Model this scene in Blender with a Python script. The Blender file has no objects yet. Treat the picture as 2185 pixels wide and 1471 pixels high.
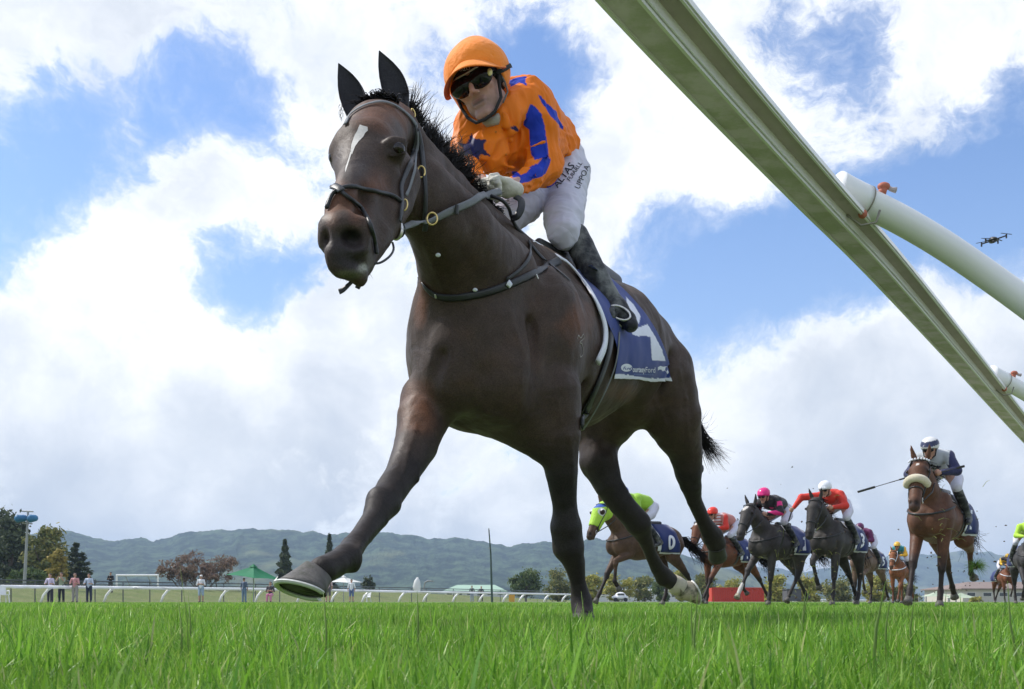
import bpy, bmesh, math, random
import numpy as np
from mathutils import Vector, Matrix, noise
from mathutils.bvhtree import BVHTree

# ---------------------------------------------------------------- camera, sky, sun, exposure
SC = bpy.context.scene
COL = SC.collection
F, CX, HY, CH = 2200.0, 1092.5, 1283.0, 0.10     # focal length, centre and horizon in photograph pixels, lens height in metres
def P(px, py, D):
    """a point D metres in front of the lens, seen at that place of the photograph"""
    return np.array(((px-CX)*D/F, D, CH+(HY-py)*D/F))
def PV(px, py, D): return Vector(P(px, py, D))
def pix(v):
    v = np.asarray(v)
    return CX+v[..., 0]*F/v[..., 1], HY-(v[..., 2]-CH)*F/v[..., 1]
cd = bpy.data.cameras.new('camera'); cam = bpy.data.objects.new('camera', cd); COL.objects.link(cam)
cam.location = (0, 0, CH); cam.rotation_euler = (math.pi/2, 0, 0)
cd.sensor_width = 36; cd.lens = 36*F/2185; cd.shift_y = (HY-735.5)/2185
cd.clip_start = 0.02; cd.clip_end = 30000
cd.dof.use_dof = True; cd.dof.focus_distance = 3.3; cd.dof.aperture_fstop = 32
SC.camera = cam
SUN_EL, SUN_AZ = 50.0, -72.0        # azimuth from +Y (away from the lens), negative = towards the left
az = math.radians(SUN_AZ); el = math.radians(SUN_EL)
sdir = Vector((math.sin(az)*math.cos(el), math.cos(az)*math.cos(el), math.sin(el)))
sd = bpy.data.lights.new('sun', 'SUN'); sun = bpy.data.objects.new('sun', sd); COL.objects.link(sun)
sun.rotation_euler = sdir.to_track_quat('Z', 'Y').to_euler(); sd.energy = 3.4; sd.angle = math.radians(0.6); sd.color = (1, .95, .88)
SC.view_settings.view_transform = 'Standard'; SC.view_settings.look = 'None'
SC.view_settings.exposure = 0.38; SC.view_settings.gamma = 1
SC.render.film_transparent = False
SC.cycles.max_bounces = 8; SC.cycles.diffuse_bounces = 3; SC.cycles.glossy_bounces = 3; SC.cycles.transmission_bounces = 4
SC.cycles.transparent_max_bounces = 8; SC.cycles.volume_bounces = 0; SC.cycles.use_denoising = True

class NT:
    """tiny helper for node trees"""
    def __init__(s, tree): s.t = tree; s.n = tree.nodes; s.l = tree.links
    def add(s, typ, ins=None, **kw):
        n = s.n.new(typ)
        for k, v in kw.items(): setattr(n, k, v)
        for k, v in (ins or {}).items():
            if isinstance(v, bpy.types.NodeSocket): s.l.new(v, n.inputs[k])
            else: n.inputs[k].default_value = v
        return n
    def m(s, op, a, b=0.0, c=0.0, clamp=False):
        return s.add('ShaderNodeMath', {0: a, 1: b, 2: c}, operation=op, use_clamp=clamp).outputs[0]
    def vm(s, op, a, b=(0, 0, 0), out=0):
        return s.add('ShaderNodeVectorMath', {0: a, 1: b}, operation=op).outputs[out]
    def noise(s, vec, scale, detail=4, rough=.5, dist=0.0, col=False):
        n = s.add('ShaderNodeTexNoise', {'Vector': vec, 'Scale': scale, 'Detail': detail, 'Roughness': rough, 'Distortion': dist})
        return n.outputs['Color' if col else 'Fac']
    def ramp(s, f, a, b, lo=0.0, hi=1.0, smooth=True):
        return s.add('ShaderNodeMapRange', {0: f, 1: a, 2: b, 3: lo, 4: hi}, interpolation_type='SMOOTHSTEP' if smooth else 'LINEAR').outputs[0]
    def mix(s, f, a, b, mode='MIX'):
        n = s.add('ShaderNodeMix', data_type='RGBA', blend_type=mode)
        for sock, v in ((n.inputs[0], f), (n.inputs[6], a), (n.inputs[7], b)):
            if isinstance(v, bpy.types.NodeSocket): s.l.new(v, sock)
            else: sock.default_value = v if isinstance(v, float) else (tuple(v)+(1,))[:4]
        return n.outputs[2]

BR, BG, BB = 1.16, 1.30, 1.52
W = bpy.data.worlds.new('World'); SC.world = W; W.use_nodes = True
w = NT(W.node_tree); w.n.clear()
sky = w.add('ShaderNodeTexSky', sky_type='NISHITA', sun_disc=False, sun_elevation=el, sun_rotation=az, air_density=1.0, dust_density=0.6, ozone_density=2.2)
gd = w.add('ShaderNodeTexCoord').outputs['Generated']
gdn = w.vm('NORMALIZE', gd)
warp = w.vm('SCALE', w.vm('SUBTRACT', w.noise(gdn, 5.0, 5, .6, col=True), (.5, .5, .5)))
warp.node.inputs['Scale'].default_value = .10
wd = w.vm('ADD', gdn, warp)
# where the cover is thick (+) and where the blue shows (-): place in the photograph, angular radius, weight
HOLES = [(115, 395, .075, -.58), (30, 480, .065, -.56), (220, 335, .06, -.50), (320, 275, .045, -.36), (400, 240, .05, -.36), (490, 255, .055, -.42), (130, 290, .035, -.18), (320, 180, .04, -.14), (560, 300, .04, -.22), (640, 360, .03, -.08),
    (440, 590, .06, -.62), (520, 620, .065, -.60), (610, 590, .055, -.54), (650, 540, .04, -.3), (420, 545, .04, -.36), (1160, 170, .06, -.42), (1230, 180, .05, -.40), (1130, 110, .03, -.15), (1250, 240, .03, -.25), (1290, 320, .02, -.1),
    (1430, 590, .06, -.30), (1560, 600, .08, -.36), (1700, 600, .07, -.36), (1790, 520, .07, -.40), (1640, 520, .05, -.24), (1560, 740, .06, -.38), (1510, 830, .03, -.30), (1480, 700, .04, -.2), (1640, 700, .05, -.2),
    (2060, 470, .10, -.46), (1950, 400, .06, -.34), (2130, 340, .06, -.34), (2150, 560, .07, -.36), (1880, 520, .07, -.42), (1900, 640, .04, -.2), (1800, 180, .05, -.30), (1870, 120, .05, -.22), (1740, 260, .04, -.12), (1690, 100, .03, -.16),
    (720, 1000, .05, -.14), (880, 1010, .03, -.1), (1250, 780, .03, -.2), (860, 480, .04, -.1),
    (230, 560, .12, .30), (90, 640, .10, .26), (350, 420, .07, .26), (440, 360, .035, .2), (560, 400, .05, .2), (540, 470, .04, .24), (300, 480, .07, .16), (200, 60, .11, .20), (480, 100, .10, .24), (620, 160, .08, .22), (300, 60, .08, .1), (275, 250, .02, .12), (40, 190, .06, .20), (850, 60, .09, .24), (960, 40, .06, .1), (620, 760, .12, .28), (820, 800, .1, .2),
    (1390, 250, .10, .30), (1480, 330, .06, .16), (1620, 430, .06, .18), (1300, 440, .05, .15), (1690, 350, .05, .20), (1550, 60, .05, .12), (1990, 80, .06, .16), (2080, 180, .08, .26), (1850, 340, .05, .16), (1960, 270, .06, .2),
    (2050, 690, .08, .24), (1900, 780, .09, .28), (1700, 850, .10, .28), (2150, 800, .1, .24), (1260, 620, .05, .14), (1590, 900, .08, .24), (300, 850, .18, .24), (120, 1000, .16, .2), (600, 1050, .2, .18), (1300, 1000, .2, .24), (1900, 1000, .2, .24)]
cov = w.m('ADD', w.m('MULTIPLY', w.m('SUBTRACT', w.noise(wd, 5.5, 12, .66), .5), 2.35), .585)
for (hx, hy, hr, hw) in HOLES:
    q = P(hx, hy, 1.0); q = q-np.array((0, 0, CH)); q = q/np.linalg.norm(q)
    dd = w.vm('DISTANCE', wd, tuple(q), out=1)
    bl = w.ramp(dd, 0.0, hr*1.75, hw*(.66 if hw < 0 else .85), 0.0)
    cov = w.m('ADD', cov, bl)
cov = w.m('ADD', cov, w.ramp(w.add('ShaderNodeSeparateXYZ', {0: gdn}).outputs[2], .0, .22, .22, 0.0))
wisp = w.m('MULTIPLY', w.m('SUBTRACT', w.noise(w.vm('MULTIPLY', wd, (1, 1, 1.7)), 13.0, 8, .7, dist=.5), .5), .75)
cov = w.m('ADD', cov, w.m('MULTIPLY', wisp, w.ramp(cov, .15, .45)))
mask = w.m('ADD', w.m('MULTIPLY', w.ramp(cov, .22, .86), .6), w.m('MULTIPLY', w.ramp(cov, .46, .70), .4))
fine = w.noise(wd, 8.0, 8, .62)
shade = w.noise(w.vm('ADD', wd, (0.02, .0, .05)), 4.2, 6, .55)
sz = w.add('ShaderNodeSeparateXYZ', {0: gdn}).outputs[2]
lowgrey = w.ramp(sz, .02, .30, .20, 0.0)
grey = w.m('MULTIPLY', w.ramp(w.m('ADD', shade, lowgrey), .46, .80), w.ramp(cov, .60, .95))
white_c = w.mix(w.ramp(fine, .34, .62), (7.2, 7.55, 8.0), (9.7, 9.8, 9.9))
cloud_c = w.mix(grey, white_c, (5.2, 5.7, 6.5))
blue = w.mix(1.0, sky.outputs[0], (BR, BG, BB), 'MULTIPLY')
blue = w.mix(w.ramp(sz, 0.0, .45, .45, 0.0), blue, (4.6, 5.8, 7.4))
skyc = w.mix(w.m('MULTIPLY', mask, .97), blue, cloud_c)
bg = w.add('ShaderNodeBackground', {0: skyc, 1: 0.1})
w.l.new(bg.outputs[0], w.add('ShaderNodeOutputWorld').inputs[0])

# ---------------------------------------------------------------- materials
def mat(name, col=(.5, .5, .5), rough=.6, var=.12, scale=20.0, bump=0.0, bscale=60.0, metal=0.0, sheen=0.0, attr=False, spec=.4, trans=0.0, coat=0.0, dirt=None, stretch=None, btype='noise'):
    """procedural surface: base colour (or a colour attribute), slow and fast colour variation, fine relief"""
    m = bpy.data.materials.new(name); m.use_nodes = True
    t = NT(m.node_tree); bs = t.n['Principled BSDF']; out = t.n['Material Output']
    co = t.add('ShaderNodeTexCoord').outputs['Object']
    if stretch: co = t.vm('MULTIPLY', co, stretch)
    base = t.add('ShaderNodeAttribute', attribute_name='Col').outputs['Color'] if attr else tuple(col)
    n1 = t.noise(co, scale, 5, .6); n2 = t.noise(co, scale*.17, 3, .5)
    v = t.m('ADD', t.m('MULTIPLY', t.m('SUBTRACT', n1, .5), 2*var), t.m('MULTIPLY', t.m('SUBTRACT', n2, .5), 1.6*var))
    v = t.m('ADD', v, 1.0)
    vc = t.add('ShaderNodeCombineXYZ', {0: v, 1: v, 2: v}).outputs[0]
    c = t.mix(1.0, base, vc, 'MULTIPLY')
    if dirt:
        dcol, amt, dsc = dirt
        c = t.mix(t.ramp(t.noise(co, dsc, 6, .65), 1-amt-.12, 1-amt+.12), c, dcol)
    t.l.new(c, bs.inputs['Base Color'])
    bs.inputs['Roughness'].default_value = rough; bs.inputs['Metallic'].default_value = metal
    bs.inputs['Specular IOR Level'].default_value = spec
    bs.inputs['Sheen Weight'].default_value = sheen; bs.inputs['Sheen Roughness'].default_value = .4
    bs.inputs['Coat Weight'].default_value = coat; bs.inputs['Coat Roughness'].default_value = .1
    if bump:
        h = t.noise(co, bscale, 4, .6)
        b = t.add('ShaderNodeBump', {'Height': h, 'Strength': bump, 'Distance': .6/bscale})
        t.l.new(b.outputs[0], bs.inputs['Normal'])
    if trans:
        tr = t.add('ShaderNodeBsdfTranslucent'); t.l.new(c, tr.inputs[0])
        mx = t.add('ShaderNodeMixShader', {0: trans, 1: bs.outputs[0], 2: tr.outputs[0]})
        t.l.new(mx.outputs[0], out.inputs[0])
    m.diffuse_color = tuple(col)+(1,)
    return m

# ---------------------------------------------------------------- mesh helpers
def link(name, me, m=None, parent=None):
    o = bpy.data.objects.new(name, me); COL.objects.link(o)
    if m is not None and me is not None:
        for mm in (m if isinstance(m, (list, tuple)) else [m]): me.materials.append(mm)
    if parent is not None: o.parent = parent
    return o
def tag(o, label=None, cat=None, group=None, kind=None):
    for k, v in (('label', label), ('category', cat), ('group', group), ('kind', kind)):
        if v: o[k] = v
    return o
def root(name, loc, label, cat, group=None, rz=0.0):
    o = bpy.data.objects.new(name, None); COL.objects.link(o); o.location = loc; o.rotation_euler = (0, 0, rz); o.empty_display_size = .1
    return tag(o, label, cat, group)
def fix(o):
    """parent is an Empty away from the origin: keep the child's mesh in world coordinates"""
    bpy.context.view_layer.update()
    o.matrix_parent_inverse = o.parent.matrix_world.inverted(); return o
def mesh_np(name, V, Fq, smooth=True, col=None, mi=None):
    """mesh from numpy arrays: V (n,3), Fq (m,3|4)"""
    V = np.asarray(V, np.float32); Fq = np.asarray(Fq, np.int32)
    me = bpy.data.meshes.new(name); nf, k = Fq.shape
    me.vertices.add(len(V)); me.vertices.foreach_set('co', V.ravel())
    me.loops.add(nf*k); me.loops.foreach_set('vertex_index', Fq.ravel())
    me.polygons.add(nf); me.polygons.foreach_set('loop_start', np.arange(0, nf*k, k, dtype=np.int32))
    me.polygons.foreach_set('loop_total', np.full(nf, k, np.int32))
    if smooth: me.polygons.foreach_set('use_smooth', np.ones(nf, bool))
    if mi is not None: me.polygons.foreach_set('material_index', np.asarray(mi, np.int32))
    me.update(calc_edges=True)
    if col is not None: paint(me, col)
    return me
def paint(me, col):
    c = np.ones((len(me.vertices), 4), np.float32); c[:, :3] = col
    a = me.color_attributes.get('Col') or me.color_attributes.new('Col', 'FLOAT_COLOR', 'POINT')
    a.data.foreach_set('color', c.ravel())
def getv(me):
    V = np.empty(len(me.vertices)*3, np.float32); me.vertices.foreach_get('co', V); return V.reshape(-1, 3)
def getn(me):
    V = np.empty(len(me.vertices)*3, np.float32); me.vertex_normals.foreach_get('vector', V); return V.reshape(-1, 3)

class MB:
    """collects simple solids into one mesh"""
    def __init__(s): s.v = []; s.f = []; s.m = []; s.cur = 0
    def put(s, vs, fs):
        b = len(s.v); s.v += [tuple(float(q) for q in v) for v in vs]; s.f += [tuple(b+i for i in f) for f in fs]; s.m += [s.cur]*len(fs)
    def box(s, c, size, M=None, taper=1.0):
        x, y, z = [q/2 for q in size]; vs = []
        for dz in (-1, 1):
            t = taper if dz > 0 else 1
            for dx, dy in ((-1, -1), (1, -1), (1, 1), (-1, 1)): vs.append(Vector((dx*x*t, dy*y*t, dz*z)))
        vs = [(M @ v if M is not None else v)+Vector(c) for v in vs]
        s.put(vs, [(3, 2, 1, 0), (4, 5, 6, 7), (0, 1, 5, 4), (1, 2, 6, 5), (2, 3, 7, 6), (3, 0, 4, 7)])
    def tube(s, pts, rads, n=8, flat=None, cap=True):
        """swept tube; flat=(vector, ratio) squashes the section along that vector"""
        pts = [Vector(p) for p in pts]
        if not hasattr(rads, '__len__'): rads = [rads]*len(pts)
        rings = []; up = None
        for i, p in enumerate(pts):
            d = (pts[min(i+1, len(pts)-1)]-pts[max(i-1, 0)]);
            if d.length < 1e-9: d = Vector((0, 0, 1))
            d.normalize()
            if flat is not None:
                fv = flat[0][i] if isinstance(flat[0], list) else flat[0]
                a = Vector(fv); a = (a-a.dot(d)*d)
                if a.length < 1e-6: a = d.orthogonal()
                a.normalize()
            else:
                if up is None: up = d.orthogonal().normalized()
                a = up-up.dot(d)*d
                if a.length < 1e-6: a = d.orthogonal()
                a.normalize(); up = a
            b = d.cross(a); ka = flat[1] if flat is not None else 1.0
            rings.append([p+rads[i]*(math.cos(q)*a*ka+math.sin(q)*b) for q in [2*math.pi*j/n+(math.pi/n if flat else 0) for j in range(n)]])
        vs = [v for r in rings for v in r]; fs = []
        for i in range(len(pts)-1):
            for j in range(n): fs.append((i*n+j, i*n+(j+1) % n, (i+1)*n+(j+1) % n, (i+1)*n+j))
        if cap: fs.append(tuple(range(n-1, -1, -1))); fs.append(tuple((len(pts)-1)*n+j for j in range(n)))
        s.put(vs, fs)
    def ball(s, c, r, n=10, m=7):
        r = (r, r, r) if not hasattr(r, '__len__') else r; vs = [(c[0], c[1], c[2]-r[2])]; fs = []
        for i in range(1, m):
            a = -math.pi/2+math.pi*i/m
            for j in range(n): q = 2*math.pi*j/n; vs.append((c[0]+r[0]*math.cos(a)*math.cos(q), c[1]+r[1]*math.cos(a)*math.sin(q), c[2]+r[2]*math.sin(a)))
        vs.append((c[0], c[1], c[2]+r[2])); L = len(vs)-1
        for j in range(n):
            fs.append((0, 1+(j+1) % n, 1+j)); fs.append((L, L-n+j, L-n+(j+1) % n))
            for i in range(m-2): a = 1+i*n; fs.append((a+j, a+(j+1) % n, a+n+(j+1) % n, a+n+j))
        s.put(vs, fs)
    def build(s, name, m=None, parent=None, smooth=False, f=True):
        me = bpy.data.meshes.new(name); me.from_pydata(s.v, [], s.f)
        if smooth: me.polygons.foreach_set('use_smooth', [True]*len(s.f))
        me.polygons.foreach_set('material_index', s.m); me.update()
        o = link(name, me, m, parent)
        if parent is not None and f: fix(o)
        return o

# ---------------------------------------------------------------- rounded bodies: a distance field turned into one continuous mesh
class Body:
    def __init__(s, res): s.res = res; s.pr = []; s.groups = []
    def cone(s, a, b, ra, rb, k=.03, sub=False, n=None, sq=1.0):
        """tapered limb from a to b; n, sq: thinner (sq<1) along the unit vector n"""
        s.pr.append(('c', np.array(a, float), np.array(b, float), ra, rb, k, sub, None if n is None else np.array(n, float), sq)); return s
    def chain(s, pts, k=.03, n=None, sq=1.0):
        i0 = len(s.pr)
        for (a, ra), (b, rb) in zip(pts[:-1], pts[1:]): s.cone(a, b, ra, rb, k, False, n, sq)
        s.groups.append((i0, len(s.pr), k)); return s
    def ell(s, c, r, k=.03, sub=False, R=None):
        s.pr.append(('e', np.array(c, float), np.array(r, float), None if R is None else np.array(R), k, sub)); return s
    def bounds(s):
        lo = np.full(3, 1e9); hi = -lo
        for p in s.pr:
            if p[0] == 'c':
                if p[6]: continue
                for q, r in ((p[1], p[3]), (p[2], p[4])): lo = np.minimum(lo, q-r); hi = np.maximum(hi, q+r)
            else:
                if p[5]: continue
                r = p[2].max(); lo = np.minimum(lo, p[1]-r); hi = np.maximum(hi, p[1]+r)
        return lo-s.res*3, hi+s.res*3
    def field(s):
        lo, hi = s.bounds(); h = s.res; N = np.ceil((hi-lo)/h).astype(int)+1
        D = np.full(N, .2, np.float32)
        ax = [(lo[i]+h*np.arange(N[i])).astype(np.float32) for i in range(3)]
        starts = {g[0]: g for g in s.groups}; main = D; end = -1
        for pi, p in enumerate(s.pr+[None]):
            if pi == end:      # the limb is complete: blend it into the body
                q = gk; hh = np.maximum(q-np.abs(main-D), 0)/q; main = np.minimum(main, D)-hh*hh*q*np.float32(.25); D = main; end = -1
            if p is None: break
            if pi in starts: _, end, gk = starts[pi]; D = np.full(N, .2, np.float32)
            if p[0] == 'c':
                _, a, b, ra, rb, k, sub, n, sq = p; k = .004+.25*max(ra, rb)*.1 if end > 0 else k; R = max(ra, rb); l = np.minimum(a, b)-R-k-2*h; u = np.maximum(a, b)+R+k+2*h
            else:
                _, a, r, Rm, k, sub = p; R = r.max(); l = a-R-k-2*h; u = a+R+k+2*h
            i0 = np.clip(((l-lo)/h).astype(int), 0, N); i1 = np.clip(((u-lo)/h).astype(int)+1, 0, N)
            if (i1 <= i0).any(): continue
            X = ax[0][i0[0]:i1[0], None, None]-np.float32(a[0]); Y = ax[1][None, i0[1]:i1[1], None]-np.float32(a[1]); Z = ax[2][None, None, i0[2]:i1[2]]-np.float32(a[2])
            if p[0] == 'c':
                d = b-a; L2 = max(float(d @ d), 1e-12)
                t = np.clip((X*np.float32(d[0])+Y*np.float32(d[1])+Z*np.float32(d[2]))/np.float32(L2), 0, 1)
                qx = X-t*np.float32(d[0]); qy = Y-t*np.float32(d[1]); qz = Z-t*np.float32(d[2]); e = qx*qx+qy*qy+qz*qz
                if n is not None:
                    w_ = qx*np.float32(n[0])+qy*np.float32(n[1])+qz*np.float32(n[2]); e = e+w_*w_*np.float32(1/(sq*sq)-1)
                f = np.sqrt(e)-(np.float32(ra)+t*np.float32(rb-ra))
            else:
                if Rm is not None:
                    X, Y, Z = [X*np.float32(Rm[0][j])+Y*np.float32(Rm[1][j])+Z*np.float32(Rm[2][j]) for j in range(3)]
                q = np.sqrt((X/np.float32(r[0]))**2+(Y/np.float32(r[1]))**2+(Z/np.float32(r[2]))**2)
                q2 = np.sqrt((X/np.float32(r[0]**2))**2+(Y/np.float32(r[1]**2))**2+(Z/np.float32(r[2]**2))**2)
                f = q*(q-1)/np.maximum(q2, 1e-6)
            sl = tuple(slice(i0[i], i1[i]) for i in range(3)); g = D[sl]
            if sub:
                hh = np.maximum(k-np.abs(g+f), 0)/k; D[sl] = np.maximum(g, -f)+hh*hh*k*.25
            else:
                hh = np.maximum(k-np.abs(g-f), 0)/k; D[sl] = np.minimum(g, f)-hh*hh*k*.25
        return main, lo, h
    def arrays(s, smooth=1):
        D, lo, h = s.field(); ins = D < 0
        c = np.zeros(np.array(D.shape)-1, np.uint8)
        for dx in (0, 1):
            for dy in (0, 1):
                for dz in (0, 1): c += ins[dx:dx+c.shape[0], dy:dy+c.shape[1], dz:dz+c.shape[2]]
        I = np.argwhere((c > 0) & (c < 8)); ids = np.full(c.shape, -1, np.int32); ids[I[:, 0], I[:, 1], I[:, 2]] = np.arange(len(I))
        acc = np.zeros((len(I), 3)); cnt = np.zeros(len(I))
        corners = [(x, y, z) for x in (0, 1) for y in (0, 1) for z in (0, 1)]
        val = {q: D[I[:, 0]+q[0], I[:, 1]+q[1], I[:, 2]+q[2]] for q in corners}
        for q in corners:
            for a in range(3):
                if q[a]: continue
                r = list(q); r[a] = 1; r = tuple(r); v0 = val[q]; v1 = val[r]; mk = (v0 < 0) != (v1 < 0)
                t = np.where(mk, v0/np.where(mk, v0-v1, 1), 0); pp = np.zeros((len(I), 3)); pp[:] = q; pp[:, a] = t
                acc += pp*mk[:, None]; cnt += mk
        V = (I+acc/cnt[:, None])*h+lo
        quads = []
        for a in range(3):
            b, c2 = (a+1) % 3, (a+2) % 3
            sl0 = [slice(None)]*3; sl1 = [slice(None)]*3; sl0[a] = slice(0, -1); sl1[a] = slice(1, None)
            s0 = ins[tuple(sl0)]; s1 = ins[tuple(sl1)]; E = np.argwhere(s0 != s1)
            ok = (E[:, b] > 0) & (E[:, c2] > 0) & (E[:, b] < ids.shape[b]) & (E[:, c2] < ids.shape[c2]); E = E[ok]
            def cell(db, dc): q = E.copy(); q[:, b] -= db; q[:, c2] -= dc; return ids[q[:, 0], q[:, 1], q[:, 2]]
            Q = np.stack([cell(1, 1), cell(0, 1), cell(0, 0), cell(1, 0)], 1); fl = ~s0[E[:, 0], E[:, 1], E[:, 2]]
            Q[fl] = Q[fl][:, ::-1]; quads.append(Q)
        Q = np.concatenate(quads)
        for _ in range(smooth):
            S = np.zeros_like(V); n_ = np.zeros(len(V))
            for i in range(4):
                for j in (1, 3): np.add.at(S, Q[:, i], V[Q[:, (i+j) % 4]]); np.add.at(n_, Q[:, i], 1)
            V = .5*V+.5*S/np.maximum(n_, 1)[:, None]
        return V, Q
    def build(s, name, m, parent=None, smooth=1, colf=None, f=True):
        V, Q = s.arrays(smooth); me = mesh_np(name, V, Q)
        if colf is not None: paint(me, colf(getv(me), getn(me)))
        o = link(name, me, m, parent)
        if parent is not None and f: fix(o)
        return o
def bvh(*objs):
    vs = []; fs = []
    for o in objs:
        b = len(vs); vs += [v.co.copy() for v in o.data.vertices]; fs += [tuple(b+i for i in p.vertices) for p in o.data.polygons]
    return BVHTree.FromPolygons(vs, fs)
EYE = Vector((0, 0, CH))
def hit(T, px, py, Dmax=None):
    d = PV(px, py, 1.0)-EYE; d.normalize(); r = T.ray_cast(EYE, d); return (r[0], r[1]) if r[0] is not None else (None, None)
def lerp(a, b, t): return a+(b-a)*t
def smooth_path(pts, n=4):
    """Catmull-Rom through tuples"""
    P_ = [np.array(p, float) for p in pts]; P_ = [2*P_[0]-P_[1]]+P_+[2*P_[-1]-P_[-2]]; out = []
    for i in range(1, len(P_)-2):
        for j in range(n):
            t = j/n; a, b, c, d = P_[i-1:i+3]
            out.append(.5*(2*b+(c-a)*t+(2*a-5*b+4*c-d)*t*t+(3*b-a-3*c+d)*t**3))
    out.append(P_[-2]); return out
def inpoly(X, Y, poly):
    r = np.zeros(len(X), bool); n = len(poly)
    for i in range(n):
        x0, y0 = poly[i]; x1, y1 = poly[(i+1) % n]
        if y0 == y1: continue
        r ^= ((y0 > Y) != (y1 > Y)) & (X < (x1-x0)*(Y-y0)/(y1-y0)+x0)
    return r
def vnoise(V, sc, seed=0):
    """cheap smooth value noise in numpy"""
    q = np.asarray(V, float)*sc+seed*17.3; i = np.floor(q).astype(np.int64); f = q-i; f = f*f*(3-2*f); out = 0
    for dx in (0, 1):
        for dy in (0, 1):
            for dz in (0, 1):
                h = ((i[:, 0]+dx)*73856093) ^ ((i[:, 1]+dy)*19349663) ^ ((i[:, 2]+dz)*83492791); h = (h*1103515245+12345) & 0x7fffffff
                h = ((h >> 8) % 4096)/4096.
                out = out+h*(f[:, 0] if dx else 1-f[:, 0])*(f[:, 1] if dy else 1-f[:, 1])*(f[:, 2] if dz else 1-f[:, 2])
    return out
# ================================================================ setting: ground, bank, hills
EDGE = [(-75, 22), (-29.9, 60.3), (-17, 76), (7.8, 133.6), (23, 199), (34, 300)]      # line of the far running rail on the ground
def bank(x, y):
    s_ = (x+29.9)*-.942+(y-62)*.335
    t_ = np.clip((s_-7)/16, 0, 1); t_ = t_*t_*(3-2*t_); fade = np.clip((260-y)/90, 0, 1)*np.clip((y-20)/30, 0, 1)
    return t_*1.45*fade
ys = np.concatenate([np.linspace(-30, 20, 26), np.linspace(22, 130, 90), np.geomspace(132, 4150, 44)]); xs = np.concatenate([-np.geomspace(6300, 160, 24), np.linspace(-150, 150, 120), np.geomspace(160, 6300, 24)])
XX, YY = np.meshgrid(xs, ys); ZZ = bank(XX, YY)+(np.sin(XX*.7)*np.cos(YY*.53)*.004)
VG = np.stack([XX.ravel(), YY.ravel(), ZZ.ravel()], 1); nx = len(xs); ii, jj = np.meshgrid(np.arange(len(ys)-1), np.arange(nx-1), indexing='ij'); a0 = (ii*nx+jj).ravel()
SOIL = bpy.data.materials.new('turf'); SOIL.use_nodes = True; t = NT(SOIL.node_tree); bs = t.n['Principled BSDF']; co = t.add('ShaderNodeTexCoord').outputs['Object']
track = t.mix(t.ramp(t.noise(co, 3.0, 6, .7), .35, .65), (.17, .20, .12), (.22, .25, .15)); olive = t.mix(t.ramp(t.noise(co, .5, 8, .7), .35, .65), (.13, .17, .055), (.19, .205, .085))
lp = t.add('ShaderNodeSeparateXYZ', {0: co}); sdn = t.m('ADD', t.m('MULTIPLY', t.m('ADD', lp.outputs[0], 29.9), -.942), t.m('MULTIPLY', t.m('SUBTRACT', lp.outputs[1], 62.), .335))
t.l.new(t.mix(t.ramp(sdn, -1.5, 1.5), track, olive), bs.inputs['Base Color']); bs.inputs['Roughness'].default_value = .95; bs.inputs['Specular IOR Level'].default_value = .1
bmp = t.add('ShaderNodeBump', {'Height': t.noise(co, 30., 4, .7), 'Strength': .6, 'Distance': .03}); t.l.new(bmp.outputs[0], bs.inputs['Normal'])
tag(link('ground', mesh_np('ground', VG, np.stack([a0, a0+1, a0+nx+1, a0+nx], 1)), SOIL), kind='structure')

HILL = bpy.data.materials.new('forested_hill'); HILL.use_nodes = True; t = NT(HILL.node_tree); bs = t.n['Principled BSDF']; co = t.add('ShaderNodeTexCoord').outputs['Object']
cs = t.vm('MULTIPLY', co, (1, .5, 1)); tree_n = t.noise(cs, .032, 7, .78); patchn = t.noise(cs, .0035, 5, .6)
c = t.mix(t.ramp(tree_n, .40, .64), (.016, .032, .020), (.10, .15, .08)); c = t.mix(t.ramp(patchn, .56, .66, 0, .75), c, (.20, .22, .10))
t.l.new(c, bs.inputs['Base Color']); bs.inputs['Roughness'].default_value = 1; bs.inputs['Specular IOR Level'].default_value = .05
bmp = t.add('ShaderNodeBump', {'Height': tree_n, 'Strength': 1.0, 'Distance': 14.}); t.l.new(bmp.outputs[0], bs.inputs['Normal'])
def hills(name, ridge, D0, D1, back, seed, rough):
    xsr = np.arange(ridge[0][0], ridge[-1][0], 2.5 if D1 < 3000 else 5.0); hr = np.interp(xsr, [r[0] for r in ridge], [r[1] for r in ridge]); R_ = 46; V = []
    for i in range(R_):
        u = i/(R_-1)
        if u < .8: q = u/.8; D = lerp(D0, D1, q); zf = q**1.25
        else: q = (u-.8)/.2; D = lerp(D1, back, q); zf = 1-q*.9
        for x, y in zip(xsr, hr):
            ph = x*.004+seed; spur = (math.sin(x*.021+seed*3+2.2*math.sin(ph*5)+zf*1.5)*.5+math.sin(x*.049+seed+zf*2)*.3)*math.sin(min(zf, 1)*math.pi)*.24
            nz = noise.noise(Vector((x*.045, D*.006, seed)))*rough*.5+noise.noise(Vector((x*.17, D*.03, seed+5)))*rough*.22
            top = (HY-y)*D1/F+CH; V.append(((x-CX)*D/F, D+spur*300*(1 if zf < .99 else 0), max(0, top*(zf+spur*.55*(1-zf))+nz*min(1, zf*2.5)*(1 if u <= .8 else .5))-3*(1-min(1, zf*10))))
    n = len(xsr); ii, jj = np.meshgrid(np.arange(R_-1), np.arange(n-1), indexing='ij'); a0 = (ii*n+jj).ravel()
    tag(link(name, mesh_np(name, np.array(V), np.stack([a0, a0+1, a0+n+1, a0+n], 1)), HILL), kind='structure')
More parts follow.
